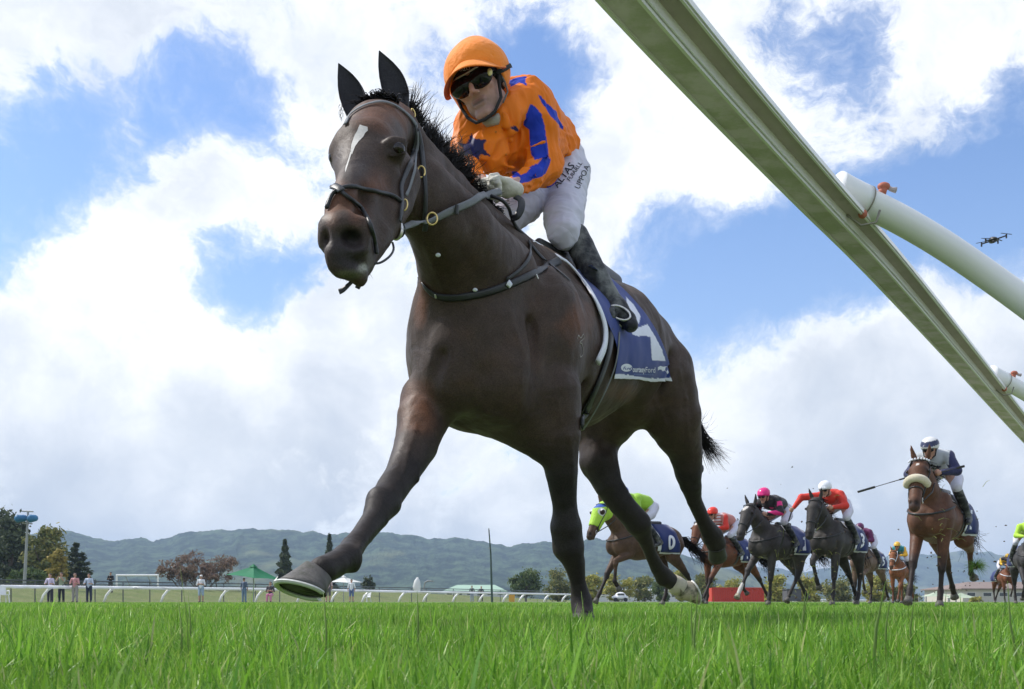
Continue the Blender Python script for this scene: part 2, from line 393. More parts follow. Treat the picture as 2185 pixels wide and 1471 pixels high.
hills('hills', [(-2200, 1165), (-1500, 1120), (-800, 1140), (-400, 1125), (0, 1140), (60, 1140), (115, 1133), (150, 1133), (190, 1145), (240, 1155), (300, 1147), (327, 1155), (400, 1137), (470, 1130), (540, 1128), (600, 1131), (644, 1136), (667, 1134), (697, 1143), (717, 1141), (760, 1136), (805, 1135), (849, 1141), (878, 1140), (893, 1147), (937, 1150), (981, 1149), (1025, 1156), (1083, 1165), (1127, 1159), (1174, 1156), (1248, 1154), (1263, 1148), (1300, 1153), (1370, 1164), (1431, 1181), (1465, 1186), (1497, 1197), (1560, 1215), (1640, 1238), (1760, 1265), (1850, 1283)], 1200, 2100, 2500, 1.7, 8)
hills('far_hills', [(1300, 1260), (1420, 1225), (1560, 1205), (1650, 1212), (1720, 1222), (1800, 1203), (1864, 1188), (1900, 1188), (1960, 1186), (2020, 1180), (2072, 1174), (2107, 1177), (2135, 1185), (2185, 1196), (2400, 1180), (2900, 1150), (3600, 1190), (4600, 1230)], 3000, 3700, 4100, 8.3, 14)
# ================================================================ the leading racehorse
def coat_mat(name, grain=260.0, bump=.35):
    m = mat(name, attr=True, rough=.6, var=.2, scale=38, spec=.24, sheen=.05)
    t = NT(m.node_tree); bs = t.n['Principled BSDF']; co = t.add('ShaderNodeTexCoord').outputs['Object']
    bs.inputs['Sheen Tint'].default_value = (.75, .6, .5, 1); bs.inputs['Sheen Roughness'].default_value = .35
    src = bs.inputs['Base Color'].links[0].from_socket
    g = t.noise(co, grain, 3, .8); vein = t.noise(co, 9.0, 5, .62, dist=.6)
    v = t.ramp(g, .28, .72, .62, 1.42); v2 = t.add('ShaderNodeCombineXYZ', {0: v, 1: v, 2: v}).outputs[0]
    t.l.new(t.mix(1.0, src, v2, 'MULTIPLY'), bs.inputs['Base Color'])
    t.l.new(t.ramp(vein, .3, .7, .48, .68), bs.inputs['Roughness'])
    b1 = t.add('ShaderNodeBump', {'Height': vein, 'Strength': .55, 'Distance': .012})
    b2 = t.add('ShaderNodeBump', {'Height': g, 'Strength': bump, 'Distance': .0012, 'Normal': b1.outputs[0]})
    t.l.new(b2.outputs[0], bs.inputs['Normal'])
    return m
COAT = coat_mat('horse_coat')
HAIR = mat('horse_hair', (.012, .010, .010), rough=.62, var=.3, scale=80, spec=.15)
LEATHER = mat('black_leather', (.028, .030, .033), rough=.42, var=.3, scale=120, bump=.3, bscale=400, dirt=((.16, .16, .15), .12, 60.))
GREYWEB = mat('grey_webbing', (.17, .18, .19), rough=.7, var=.2, scale=200, bump=.6, bscale=500)
BRASS = mat('brass', (.72, .55, .22), rough=.3, metal=.9, var=.1)
STEEL = mat('steel', (.62, .61, .58), rough=.28, metal=.9, var=.15, scale=60)
HOOFM = mat('hoof_horn', (.105, .098, .09), rough=.6, var=.4, scale=60, stretch=(1, 1, .25), bump=.6, bscale=160, dirt=((.05, .05, .035), .45, 25.))
WHITEPAD = mat('white_pad', (.74, .77, .84), rough=.8, var=.06, scale=60, bump=.3, bscale=300)

hp = lambda px, py, D, r: (P(px, py, D), r*D/F)        # r in photograph pixels
LAT = np.array((.855, -.52, 0.0)); FWD = np.array((-.52, -.855, 0.0))   # the horse's own left and forward
H = Body(.0085)
H.chain([(P(1030, 762, 3.54), .262), (P(1120, 748, 3.87), .298), (P(1205, 760, 4.22), .30), (P(1290, 738, 4.52), .262), (P(1345, 742, 4.85), .205)], k=.05)
H.chain([hp(1112, 580, 3.78, 66), hp(1165, 610, 4.05, 70), hp(1235, 660, 4.3, 78), hp(1300, 705, 4.6, 90)], k=.07)
H.ell(P(1352, 800, 4.75), (.19, .25, .24), k=.08)
H.cone(P(1275, 790, 5.0), P(1262, 900, 4.98), .19, .15, k=.08)
H.cone(P(1330, 860, 4.82), P(1300, 900, 4.9), .13, .12, k=.06)
# chest and shoulder muscles
H.ell(P(962, 795, 3.31), (.10, .11, .14), k=.07); H.ell(P(1072, 815, 3.36), (.115, .12, .14), k=.09)
H.ell(P(950, 700, 3.40), (.115, .15, .20), k=.07); H.ell(P(1165, 720, 3.58), (.135, .2, .24), k=.07)
H.ell(P(1010, 690, 3.34), (.14, .13, .17), k=.08)
H.cone(P(1016, 900, 3.17), P(1006, 720, 3.10), .022, .016, k=.06, sub=True); H.cone(P(1150, 870, 3.30), P(1128, 690, 3.36), .012, .008, k=.05, sub=True); H.cone(P(905, 850, 3.20), P(945, 760, 3.22), .008, .008, k=.04, sub=True); H.cone(P(1110, 905, 3.30), P(1140, 960, 3.36), .010, .008, k=.04, sub=True)
H.cone(P(1225, 640, 3.78), P(1240, 860, 3.72), .004, .004, k=.045, sub=True)
# neck
H.chain([hp(857, 266, 2.92, 35), hp(893, 333, 3.02, 40), hp(955, 402, 3.22, 42), hp(1013, 472, 3.48, 48), hp(1081, 545, 3.72, 58)], k=.05)
H.chain([hp(862, 415, 2.92, 48), hp(930, 490, 3.06, 56), hp(951, 560, 3.2, 62), hp(986, 640, 3.36, 84)], k=.05)
H.chain([hp(900, 400, 2.98, 62), hp(975, 492, 3.16, 78), hp(1035, 600, 3.42, 112)], k=.05)
H.cone(P(905, 520, 2.93), P(960, 620, 3.05), .008, .012, k=.05, sub=True)
# head
H.chain([hp(822, 268, 2.88, 56), hp(803, 285, 2.80, 66), hp(783, 335, 2.70, 76), hp(768, 400, 2.585, 50), hp(752, 460, 2.48, 48), hp(741, 505, 2.42, 50)], k=.035)
H.cone(*[hp(731, 508, 2.40, 46)[0], hp(746, 556, 2.425, 43)[0]], 46*2.4/F, 43*2.42/F, k=.03)
H.chain([hp(838, 385, 2.74, 58), hp(824, 420, 2.70, 60), hp(815, 468, 2.60, 45), hp(800, 500, 2.54, 36), hp(767, 563, 2.46, 31)], k=.03)
H.ell(P(722, 334, 2.70), (.020, .026, .026), k=.03)
H.ell(P(846, 318, 2.625), (.027, .032, .030), k=.03)
H.cone(P(828, 299, 2.597), P(866, 301, 2.61), .008, .006, k=.018)      # brow over the eye
H.cone(P(836, 331, 2.595), P(866, 327, 2.605), .005, .004, k=.012); H.ell(P(852, 315, 2.585), (.020, .014, .013), k=.012, sub=True)
H.cone(P(800, 400, 2.60), P(842, 372, 2.63), .011, .008, k=.025)       # facial crest
H.cone(P(760, 340, 2.60), P(733, 430, 2.44), .022, .020, k=.04)         # nasal bone
H.cone(P(712, 440, 2.46), P(706, 470, 2.40), .012, .012, k=.03)
H.cone(P(775, 420, 2.485), P(765, 470, 2.40), .012, .010, k=.04, sub=True)
H.ell(P(755, 474, 2.395), (.034, .016, .012), k=.02); H.ell(P(781, 505, 2.385), (.012, .016, .036), k=.02)
H.ell(P(718, 492, 2.38), (.010, .016, .030), k=.02); H.ell(P(750, 536, 2.375), (.034, .014, .012), k=.02)
H.ell(P(749, 505, 2.355), (.026, .034, .020), k=.018, sub=True)         # nostrils
H.ell(P(694, 508, 2.36), (.010, .03, .022), k=.014, sub=True)
H.cone(P(690, 478, 2.395), P(689, 520, 2.40), .009, .009, k=.02)
H.cone(P(722, 575, 2.365), P(778, 560, 2.40), .003, .003, k=.012, sub=True)   # mouth line
H.ell(P(735, 580, 2.385), (.030, .022, .020), k=.02)
H.ell(P(768, 594, 2.42), (.020, .020, .022), k=.02)
H.cone(P(712, 543, 2.37), P(714, 560, 2.375), .022, .022, k=.02)
# right foreleg, thrown forward
H.chain([hp(918, 860, 3.38, 66), hp(903, 892, 3.33, 55), hp(888, 948, 3.24, 46.5), hp(857, 1012, 3.1, 35), hp(818, 1074, 2.95, 32)], k=.03)
H.chain([hp(818, 1074, 2.95, 33), hp(803, 1103, 2.89, 27), hp(775, 1140, 2.8, 23), hp(752, 1168, 2.72, 25), hp(739, 1190, 2.65, 28)], k=.02)
H.chain([hp(739, 1191, 2.65, 28), hp(712, 1206, 2.59, 29), hp(688, 1217, 2.53, 31)], k=.02)
H.cone(*[hp(752, 1202, 2.67, 1)[0], hp(757, 1212, 2.66, 1)[0]], .022, .009, k=.02)
H.cone(P(803, 1062, 2.93), P(798, 1085, 2.9), .015, .016, k=.03); H.ell(P(838, 1080, 2.96), (.016, .02, .018), k=.02)
H.cone(P(905, 890, 3.18), P(870, 1000, 3.0), .012, .010, k=.05, sub=True)
H.ell(P(890, 1018, 3.09), (.008, .012, .018), k=.012)
# left foreleg, standing
H.chain([hp(1075, 855, 3.48, 84), hp(1162, 938, 3.5, 50)], k=.05)
H.chain([hp(1165, 850, 3.5, 78), hp(1190, 930, 3.5, 48), hp(1198, 1005, 3.53, 35.5), hp(1205, 1078, 3.58, 26), hp(1208, 1120, 3.6, 31)], k=.03)
H.chain([hp(1208, 1128, 3.61, 33), hp(1213, 1168, 3.63, 34), hp(1225, 1200, 3.65, 23), hp(1233, 1242, 3.68, 17), hp(1240, 1280, 3.7, 22), hp(1242, 1300, 3.7, 21)], k=.02)
H.cone(P(1240, 1290, 3.7), P(1246, 1318, 3.66), .034, .036, k=.02)
H.cone(P(1214, 950, 3.40), P(1209, 1060, 3.5), .008, .006, k=.04, sub=True)
# right hind leg (further), pushing off behind
H.chain([hp(1268, 880, 4.95, 62), hp(1278, 950, 4.9, 42), hp(1277, 985, 4.88, 41), hp(1298, 1035, 4.88, 30), hp(1327, 1077, 4.9, 26.5), hp(1362, 1116, 4.95, 26)], k=.03)
H.chain([hp(1362, 1118, 4.95, 26), hp(1376, 1150, 5.02, 16), hp(1389, 1184, 5.1, 13), hp(1403, 1212, 5.17, 15), hp(1418, 1232, 5.22, 20), hp(1438, 1246, 5.27, 16)], k=.015)
H.ell(P(1310, 915, 4.85), (.07, .07, .06), k=.03)
# left hind leg, swinging behind
H.chain([hp(1400, 795, 4.75, 78), hp(1434, 888, 4.8, 61), hp(1463, 964, 4.9, 36), hp(1469, 1008, 4.95, 28)], k=.035)
H.chain([hp(1469, 1008, 4.95, 27.5), hp(1474, 1035, 4.98, 22), hp(1481, 1068, 5.04, 16), hp(1500, 1110, 5.12, 15), hp(1520, 1144, 5.2, 22), hp(1528, 1160, 5.24, 21)], k=.015)
H.cone(P(1490, 1000, 5.0), P(1484, 985, 5.02), .030, .022, k=.03)
H.cone(P(1468, 820, 4.62), P(1476, 930, 4.7), .006, .006, k=.06, sub=True)
H.cone(P(1420, 760, 4.58), P(1398, 860, 4.6), .004, .006, k=.07, sub=True)

def inblob(X, Y, cx, cy, rx, ry, n=0): return np.clip(1.4-1.4*np.sqrt(((X-cx)/rx)**2+((Y-cy)/ry)**2)+n, 0, 1)
def main_coat(V, N):
    X, Y = pix(V); n = vnoise(V, 14)-.5; n2 = vnoise(V, 45, 3)-.5
    c = np.tile((.055, .037, .028), (len(V), 1)); blk = np.array((.021, .018, .018)); rst = np.array((.125, .052, .026))
    def to(c, w_, t): return c*(1-w_[:, None])+np.array(t)*w_[:, None]
    for b in ((895, 870, 55, 75), (868, 240, 30, 40), (815, 240, 70, 45), (715, 420, 26, 60), (760, 445, 28, 45), (705, 450, 16, 40), (795, 395, 50, 40), (1225, 690, 40, 60), (1330, 840, 40, 30), (900, 650, 18, 60)):
        c = to(c, .9*inblob(X, Y, *b, n*1.3), rst if b[1] != 840 else (.11, .06, .04))
    c = to(c, .5*np.clip(n*2.2, 0, 1), (.078, .046, .031))
    leg = np.clip((Y-925)/90+n*.6, 0, 1)*(V[:, 2] < .95); c = to(c, leg*.92, blk)
    muz = inblob(X, Y, 745, 535, 62, 70, n)*(V[:, 1] < 2.7); c = to(c, muz*.85, (.030, .026, .028))
    c = to(c, .8*inblob(X, Y, 846, 318, 36, 26, n*.5)*(V[:, 1] < 2.75), (.030, .024, .024))
    c = to(c, .5*inblob(X, Y, 760, 360, 60, 50, n)*(V[:, 1] < 2.75), (.05, .042, .042))
    c = to(c, .55*inblob(X, Y, 789, 560, 14, 40, n)*(V[:, 1] < 2.6), (.12, .11, .09))
    c = to(c, .6*inblob(X, Y, 745, 586, 40, 10, n)*(V[:, 1] < 2.5), (.10, .11, .05))
    c = to(c, .8*inblob(X, Y, 779, 572, 12, 9, n2*2)*(V[:, 1] < 2.5), (.45, .46, .42))
    fr = V[:, 1] < 2.85; XX = X+n2*1.6; YY = Y+n*2
    star = inpoly(XX, YY, [(768, 266), (784, 270), (785, 279), (777, 290), (762, 306), (754, 322), (750, 330), (749, 318), (755, 295), (761, 280)]) | inpoly(XX, YY, [(752, 318), (750, 328), (743, 350), (738, 366), (737, 364), (741, 345), (748, 322)])
    c = to(c, .25*inblob(X, Y, 744, 372, 5, 30, 0)*fr, (.28, .25, .22)); nz = V[:, 1] < 2.6; c = to(c, .95*np.clip(1.6*inblob(X, Y, 749, 503, 27, 18, n2*.2), 0, 1)*nz, (.006, .005, .005)); c = to(c, .8*inblob(X, Y, 693, 508, 9, 22, 0)*nz, (.008, .006, .006)); c = to(c, .5*inblob(X, Y, 735, 552, 34, 24, n)*nz, (.018, .017, .018))
    return c*(1+.25*n2[:, None])
HR = root('racehorse', (float(P(1130, 0, 3.9)[0]), 3.9, 0), 'dark bay racehorse with a white star, galloping in the lead beneath the orange jockey', 'horse')
V_, Q_ = H.arrays(1); me_ = mesh_np('body', V_, Q_); N_ = getn(me_); dsp = (vnoise(V_, 8, 1)-.5)*.010+(vnoise(V_, 19, 2)-.5)*.0055+(vnoise(V_*np.array((1, 1, .35)), 46, 3)-.5)*.0028
hd_ = np.clip((2.95-V_[:, 1])/.2, 0, 1)*(V_[:, 2] > .8); lgm = (V_[:, 2] < .62); dsp = dsp*np.where(lgm, .35, 1)*(1-.55*hd_)
# veins and tendons stand proud of the skin
X_, Y_ = pix(V_)
for vp, amp_ in (([(722, 440), (748, 452), (768, 440), (790, 425), (806, 402)], .0016), ([(764, 470), (790, 478), (812, 462)], .0014), ([(905, 520), (925, 570), (950, 615), (1000, 640)], .003), ([(1210, 800), (1190, 850), (1195, 905)], .003), ([(890, 905), (872, 965), (862, 1010)], .003), ([(1215, 930), (1222, 990), (1218, 1050)], .003), ([(1448, 790), (1462, 850), (1468, 930)], .004), ([(1395, 850), (1418, 900), (1440, 965)], .004), ([(1100, 700), (1120, 760), (1110, 820)], .003), ([(800, 1125), (770, 1165), (752, 1190)], .003), ([(1236, 1180), (1240, 1250)], .002), ([(1010, 905), (1040, 880), (1085, 890)], .003)):
    for (a_, b_) in zip(vp[:-1], vp[1:]):
        d_ = np.array(b_, float)-a_; t_ = np.clip(((X_-a_[0])*d_[0]+(Y_-a_[1])*d_[1])/(d_ @ d_), 0, 1); r_ = np.hypot(X_-a_[0]-t_*d_[0], Y_-a_[1]-t_*d_[1]); dsp += amp_*np.exp(-(r_/5.0)**2)*(N_[:, 1] < 0)
V_ = V_+N_*dsp[:, None]; bpy.data.meshes.remove(me_); me_ = mesh_np('body', V_, Q_); paint(me_, main_coat(getv(me_), getn(me_))); hbody = fix(link('body', me_, COAT, HR))
TH = bvh(hbody)

# ---- ears: cupped leaves
def ear(base, tip, bw, side, open_dir):
    """side = unit vector across the opening, open_dir = where the cup faces"""
    base, tip, side, od = Vector(base), Vector(tip), Vector(side).normalized(), Vector(open_dir).normalized()
    V = []; fq = []; n = 14; m = 11
    prof = [(0, .62), (.12, .78), (.3, .98), (.45, 1.0), (.62, .88), (.78, .62), (.9, .34), (1, .03)]
    for layer in (0, 1):
        for i in range(n+1):
            t = i/n; wd_ = np.interp(t, [p[0] for p in prof], [p[1] for p in prof])*bw; c = base.lerp(tip, t)+side*bw*.25*math.sin(t*math.pi)
            for j in range(m+1):
                a = (j/m-.5)*math.pi*lerp(1.5, .75, t)
                V.append(c+side*wd_*math.sin(a)*1.0-od*(wd_*.75*math.cos(a)+(.004 if layer else 0)))
    q = (n+1)*(m+1)
    for layer in (0, 1):
        for i in range(n):
            for j in range(m):
                a = layer*q+i*(m+1)+j; f_ = (a, a+1, a+m+2, a+m+1); fq.append(f_ if layer else f_[::-1])
    me = mesh_np('ear', np.array([tuple(v) for v in V]), np.array(fq))
    VV = getv(me); cc = np.tile((.030, .022, .020), (len(VV), 1)); cc[:q] = (.020, .020, .023); lowm = np.clip(1-(VV[:, 2]-min(base.z, tip.z))/.09, 0, 1)[:, None]
    cc[q:] = cc[q:]*(1-lowm[q:])+np.array((.05, .033, .024))*lowm[q:]; paint(me, cc)
    return fix(link('ear', me, COAT, HR))
ear(P(764, 262, 2.90), P(722, 135, 2.97), .036, (1, .15, .32), (-.35, -1, -.1))
ear(P(856, 252, 2.92), P(809, 108, 2.99), .038, (1, .1, .35), (.1, -1, -.1))
# ---- eyes
EYEM = mat('horse_eye', (.010, .006, .005), rough=.10, var=.0, spec=.5)
for (ex, ey, dep) in ((852, 316, .0095), (704, 338, .014)):
    q, nn = hit(TH, ex, ey)
    if q is None: q = PV(ex, ey, 2.70)
    b = MB(); c = q-(nn if nn is not None else Vector((0, -1, 0)))*dep; b.ball(c, .0175, 18, 12); b.build('eye', EYEM, HR, True)

# ---- hooves
def hoof(sole_c, normal, toe, coronet_c, cr, rs=.066, m=HOOFM, shoe=True, colr=None):
    """sole_c centre of the sole, normal pointing out of the sole, toe direction, coronet centre and radius"""
    sc_, nrm, toe = Vector(sole_c), Vector(normal).normalized(), Vector(toe); toe = (toe-toe.dot(nrm)*nrm).normalized(); lat = nrm.cross(toe); cc = Vector(coronet_c)
    b = MB(); n = 28; rings = []
    def ring(c, r, lift=0.0, tilt=0.0):
        out = []
        for j in range(n):
            a = 2*math.pi*j/n; rr = r*(1.0+.06*math.cos(a))*(1-.13*max(0, -math.cos(a))**2)
            out.append(c+toe*rr*math.cos(a)+lat*rr*.93*math.sin(a)-nrm*(lift+tilt*math.cos(a)))
        return out
    for t in (0, .25, .5, .75, .92, 1.0, 1.06): rings.append(ring(sc_.lerp(cc, t), lerp(rs, cr, min(t, 1)**.9)*(1.03 if .9 < t < 1.02 else 1), 0, .012*t))
    vs = [v for r in rings for v in r]; fs = []
    for i in range(len(rings)-1):
        for j in range(n): fs.append((i*n+j, i*n+(j+1) % n, (i+1)*n+(j+1) % n, (i+1)*n+j))
    fs.append(tuple(range(n-1, -1, -1))); fs.append(tuple((len(rings)-1)*n+j for j in range(n))); b.put(vs, fs)
    ho = b.build('hoof', m, HR, True)
    s = MB(); s.put(ring(sc_+nrm*.0005, rs*.86)+[sc_-nrm*.012], [(j, (j+1) % n, n) for j in range(n)]); s.build('sole', SOLE, ho, True, f=False)
    g = MB(); g.put([sc_+nrm*.002-toe*rs*.85+lat*.012, sc_+nrm*.002-toe*rs*.85-lat*.012, sc_+nrm*.006+toe*rs*.25], [(0, 1, 2)]); g.build('frog', SOLE, ho, f=False)
    if shoe:
        k = MB(); pts = [v for v in ring(sc_+nrm*.004, rs*.96)]; order = [pts[(j) % n] for j in range(-11, 12)]
        k.tube(order, .0075, 6, flat=(nrm, .7)); kk = k.build('horseshoe', SHOE, ho, False, f=False)
        if shoe == 2:
            c = MB(); tp = sc_+toe*rs*1.06; c.put([tp+lat*.010+nrm*.003, tp-lat*.010+nrm*.003, tp-nrm*.016-toe*.003, tp+toe*.004], [(0, 1, 2), (0, 2, 3), (1, 3, 2), (0, 3, 1)]); c.build('toe_clip', SHOE, ho, f=False)
    bpy.context.view_layer.update()
    for ch in ho.children: ch.matrix_parent_inverse = ho.matrix_world.inverted()
    return ho
DHOOF = mat('dark_hoof', (.03, .028, .026), rough=.6, var=.3, scale=60)
SOLE = mat('hoof_sole', (.045, .06, .035), rough=.9, var=.5, scale=50, bump=1.0, bscale=90, dirt=((.02, .02, .015), .4, 30.))
SHOE = mat('aluminium_shoe', (.62, .62, .58), rough=.4, var=.15, scale=60, metal=.3)
CREAM = mat('cream_hoof', (.42, .36, .26), rough=.6, var=.3, scale=40, bump=.4, bscale=150, dirt=((.07, .07, .035), .45, 22.))
SOCK = mat('white_sock', (.55, .50, .40), rough=.8, var=.25, scale=40, bump=.4, bscale=200)
hoof(P(648, 1258, 2.45), (-.20, -.30, -.93), (-1, -.25, .2), P(682, 1222, 2.53), .040, .0645, shoe=2)
hoof(P(1250, 1342, 3.62), (0, 0, -1), (-.3, -1, 0), P(1246, 1316, 3.66), .042, .060, m=DHOOF)
hoof(P(1478, 1262, 5.36), (.86, .25, .35), (.25, -.2, -1), P(1446, 1256, 5.29), .050, .070, m=CREAM)
hoof(P(1531, 1188, 5.34), (.25, .75, -.65), (.0, -.6, -.7), P(1529, 1168, 5.25), .044, .053, m=DHOOF, shoe=False)
b = MB(); b.tube([P(1432, 1240, 5.25), P(1442, 1247, 5.275), P(1450, 1254, 5.29)], [.040, .046, .050], 16); b.build('pastern_sock', SOCK, HR, True)

# ---- hair
def strands(name, roots, nseg, m, parent, r0=.0022, taper=.2):
    """roots: list of point lists; each becomes a three-sided tapering hair lock"""
    V = []; Q = []
    for pts in roots:
        pts = [Vector(p) for p in pts]; n = len(pts); base = len(V)
        for i, p in enumerate(pts):
            d = (pts[min(i+1, n-1)]-pts[max(i-1, 0)]).normalized(); a = d.orthogonal().normalized(); bb = d.cross(a); r = r0*lerp(1, taper, i/(n-1))
            for j in range(3): q = 2*math.pi*j/3; V.append(tuple(p+r*(math.cos(q)*a+math.sin(q)*bb)))
        for i in range(n-1):
            for j in range(3): a0 = base+i*3; Q.append((a0+j, a0+(j+1) % 3, a0+3+(j+1) % 3, a0+3+j))
    me = mesh_np(name, np.array(V), np.array(Q)); o = link(name, me, m, parent)
    return fix(o) if parent is not None else o
rnd = random.Random(7)
crest = [(872, 225, 2.93), (885, 247, 2.96), (925, 306, 3.07), (958, 343, 3.2), (987, 376, 3.32), (1019, 413, 3.46), (1048, 441, 3.58), (1089, 470, 3.74)]
def crest_at(t):
    f_ = t*(len(crest)-1); i = min(int(f_), len(crest)-2); return [lerp(crest[i][k], crest[i+1][k], f_-i) for k in range(3)]
ls = []
for L_k in range(120):
    t = rnd.random()**.85*.88; x, y, D = crest_at(t); x += rnd.gauss(-3, 3); y += rnd.gauss(3, 2); D += rnd.uniform(-.01, .10)
    amp = np.interp(t, [0, .12, .3, .5, .68, .88], [10, 26, 46, 84, 82, 44])*rnd.uniform(.5, 1.15)
    ang = math.radians(np.interp(t, [0, .2, .4, .55, .75, .9], [80, 82, 62, 26, -14, -48])+rnd.gauss(0, 17)); bend = rnd.choice((-.16, .13, .26, -.3)); wv = rnd.uniform(0, 6)
    for i in range(rnd.randint(9, 20)):
        pts = []; cx_, cy_ = x+rnd.gauss(0, 4.5), y+rnd.gauss(0, 3.5); aa = ang+rnd.gauss(0, .10); am = amp*rnd.uniform(.7, 1.08); n = 7; tx, ty = rnd.gauss(0, 1), rnd.gauss(0, 1)
        for k in range(n):
            q = k/(n-1); pull = q*q*.75; pts.append(P(lerp(cx_, cx_+(x-cx_)*1.0+tx, pull)+0, lerp(cy_, cy_+tx*.5, pull), D+.012*k+(i % 5)*.004)); aa += bend*.5+math.sin(wv+k)*.05; cx_ += math.cos(aa)*am/(n-1); cy_ -= math.sin(aa)*am/(n-1); x_ = x; x += 0
        ls.append(pts)
for i in range(260):
    t = rnd.random()*.85; x, y, D = crest_at(t); ang = math.radians(np.interp(t, [0, .3, .55, .85], [85, 70, 30, -30])+rnd.gauss(0, 26)); am = rnd.uniform(15, 75); pts = []
    for k in range(6): pts.append(P(x, y, D+.03)); ang += rnd.gauss(0, .16); x += math.cos(ang)*am/5; y -= math.sin(ang)*am/5
    ls.append(pts)
strands('mane', ls, 6, HAIR, HR, .0017, .12)
ls = []
for i in range(260):
    x = rnd.uniform(768, 850); y = np.interp(x, [768, 850], [232, 222])+rnd.uniform(-3, 6); h = rnd.uniform(12, 34)*math.sin((x-755)/110*math.pi)**.5; cv = rnd.gauss(-8, 12)
    ls.append([P(x+cv*(k/4)**1.5, y-h*math.sin(k/4*1.9)/.95, 2.84-.012*k) for k in range(5)])
strands('forelock', ls, 5, HAIR, HR, .0028)
ls = []
for i in range(110):      # long hairs along the ear edges and jaw
    e = rnd.random()
    if e < .35: x, y, D = 857+rnd.uniform(-4, 16), rnd.uniform(185, 250), 2.93; dx, dy = rnd.uniform(6, 26), rnd.uniform(-4, 8)
    elif e < .6: x, y, D = 728+rnd.uniform(-4, 6), rnd.uniform(222, 255), 2.93; dx, dy = rnd.uniform(-6, 2), rnd.uniform(4, 16)
    else: x, y, D = rnd.uniform(728, 790), 598, 2.43; y -= abs(x-750)*.35; dx, dy = rnd.uniform(-5, 8), rnd.uniform(3, 12)
    ls.append([P(x+dx*k/3, y+dy*(k/3)**1.6, D) for k in range(4)])
strands('fine_hair', ls, 4, HAIR, HR, .0007)['kind'] = 'stuff'
ls = []
for i in range(300):
    a = rnd.random(); x0, y0, D0 = 1462+rnd.gauss(0, 8), 850+rnd.gauss(0, 20), 5.12+rnd.gauss(0, .03)
    if i < 26: tx, ty = rnd.uniform(1500, 1532), rnd.uniform(872, 960)
    else: tx, ty = rnd.gauss(1530, 16), rnd.gauss(978, 14)
    m1 = (rnd.gauss(1492, 5), rnd.gauss(915, 10)); pts = []
    for k in range(8):
        t = k/7; X_ = (1-t)**2*x0+2*t*(1-t)*m1[0]+t*t*tx; Y_ = (1-t)**2*y0+2*t*(1-t)*(m1[1]+25)+t*t*ty; pts.append(P(X_+math.sin(t*7+i)*1.6, Y_+math.cos(t*6+i)*1.5, D0+.12*t))
    ls.append(pts)
strands('tail', ls, 8, HAIR, HR, .0019, .15)

# ---- tack
def strap(name, pts, w_px, T, m, parent, off=.003, thick=.25, n=5, fr=None, rd=False):
    """leather strap laid on a surface: pts = (px, py) to drape, (px, py, D) to hang free"""
    full = []
    for p in pts: full.append((p[0], p[1], p[2] if len(p) > 2 else -1.))
    xy = smooth_path([(a[0], a[1]) for a in full], n); L = []; N_ = []; Rr = []; lastD = None
    Ds = [a[2] for a in full]; 
    for i, (x, y) in enumerate(xy):
        j = i/n; j0 = min(int(j), len(full)-1); j1 = min(j0+1, len(full)-1); q = None
        free = Ds[j0] > 0 or (Ds[j1] > 0 and j-j0 > .5)
        if not free: q, nn = hit(T, x, y)
        if q is None:
            d0 = Ds[j0] if Ds[j0] > 0 else lastD; d1 = Ds[j1] if Ds[j1] > 0 else d0
            if d0 is None: d0 = d1
            if d0 is None: continue
            q = PV(x, y, lerp(d0, d1, j-j0)); nn = N_[-1] if N_ else Vector((0, -1, .1))
            L.append(q); N_.append(nn)
        else: L.append(q+nn*off); N_.append(nn)
        lastD = L[-1].y; Rr.append((w_px[0]+(w_px[1]-w_px[0])*i/(len(xy)-1) if isinstance(w_px, tuple) else w_px)/2*L[-1].y/F)
    for _ in range(2): L = [L[0]]+[(L[i-1]+2*L[i]+L[i+1])/4 for i in range(1, len(L)-1)]+[L[-1]]
    b = MB(); b.tube(L, [r*(1.08 if not rd else 1) for r in Rr], 8 if rd else 6, flat=None if rd else (N_, thick)); return b.build(name, m, parent, True)
def ring_on(name, px, py, rx, ry, D, m, parent, thick=.003, rot=0, T=None, off=.006, tilt=0.0):
    if T is not None:
        q, nn = hit(T, px, py)
        if q is not None: D = (q+nn*off).y
    b = MB(); pts = []
    for i in range(25):
        a = 2*math.pi*i/24; x = rx*math.cos(a); y = ry*math.sin(a); pts.append(P(px+x*math.cos(rot)-y*math.sin(rot), py+x*math.sin(rot)+y*math.cos(rot), D+tilt*math.cos(a)))
    b.tube(pts, thick, 6, cap=False); return b.build(name, m, parent, True)
BR = strap('browband', [(739, 268), (748, 248), (774, 230), (803, 221), (823, 221), (848, 231), (872, 250), (887, 270)], 10, TH, GREYWEB, HR, .005)
strap('cheekpiece', [(884, 268), (885, 300), (880, 335), (868, 362), (854, 395), (855, 428), (852, 466)], 10, TH, LEATHER, HR, .006)
strap('cheekpiece', [(886, 280), (889, 310), (884, 350), (872, 395), (862, 420)], 7, TH, GREYWEB, HR, .008)
strap('throat_strap', [(888, 275), (896, 310), (902, 345), (904, 390), (905, 430), (904, 474)], 10, TH, LEATHER, HR, .008)
strap('noseband', [(852, 432), (835, 421), (803, 411), (766, 402), (740, 403), (723, 410), (711, 420), (700, 448)], 9, TH, LEATHER, HR, .006, rd=True)
strap('noseband', [(712, 402), (722, 405), (737, 420), (762, 440), (780, 464), (790, 493), (796, 523), (799, 543)], 9, TH, LEATHER, HR, .006, rd=True)
strap('crossing_patch', [(715, 404), (724, 408), (731, 414)], 17, TH, LEATHER, HR, .010)
strap('cheekpiece', [(855, 428), (852, 450), (848, 475)], 9, TH, LEATHER, HR, .008)
ring_on('buckle', 898.6, 367, 8, 12, 2.7, BRASS, HR, .0028, T=TH, off=.014)
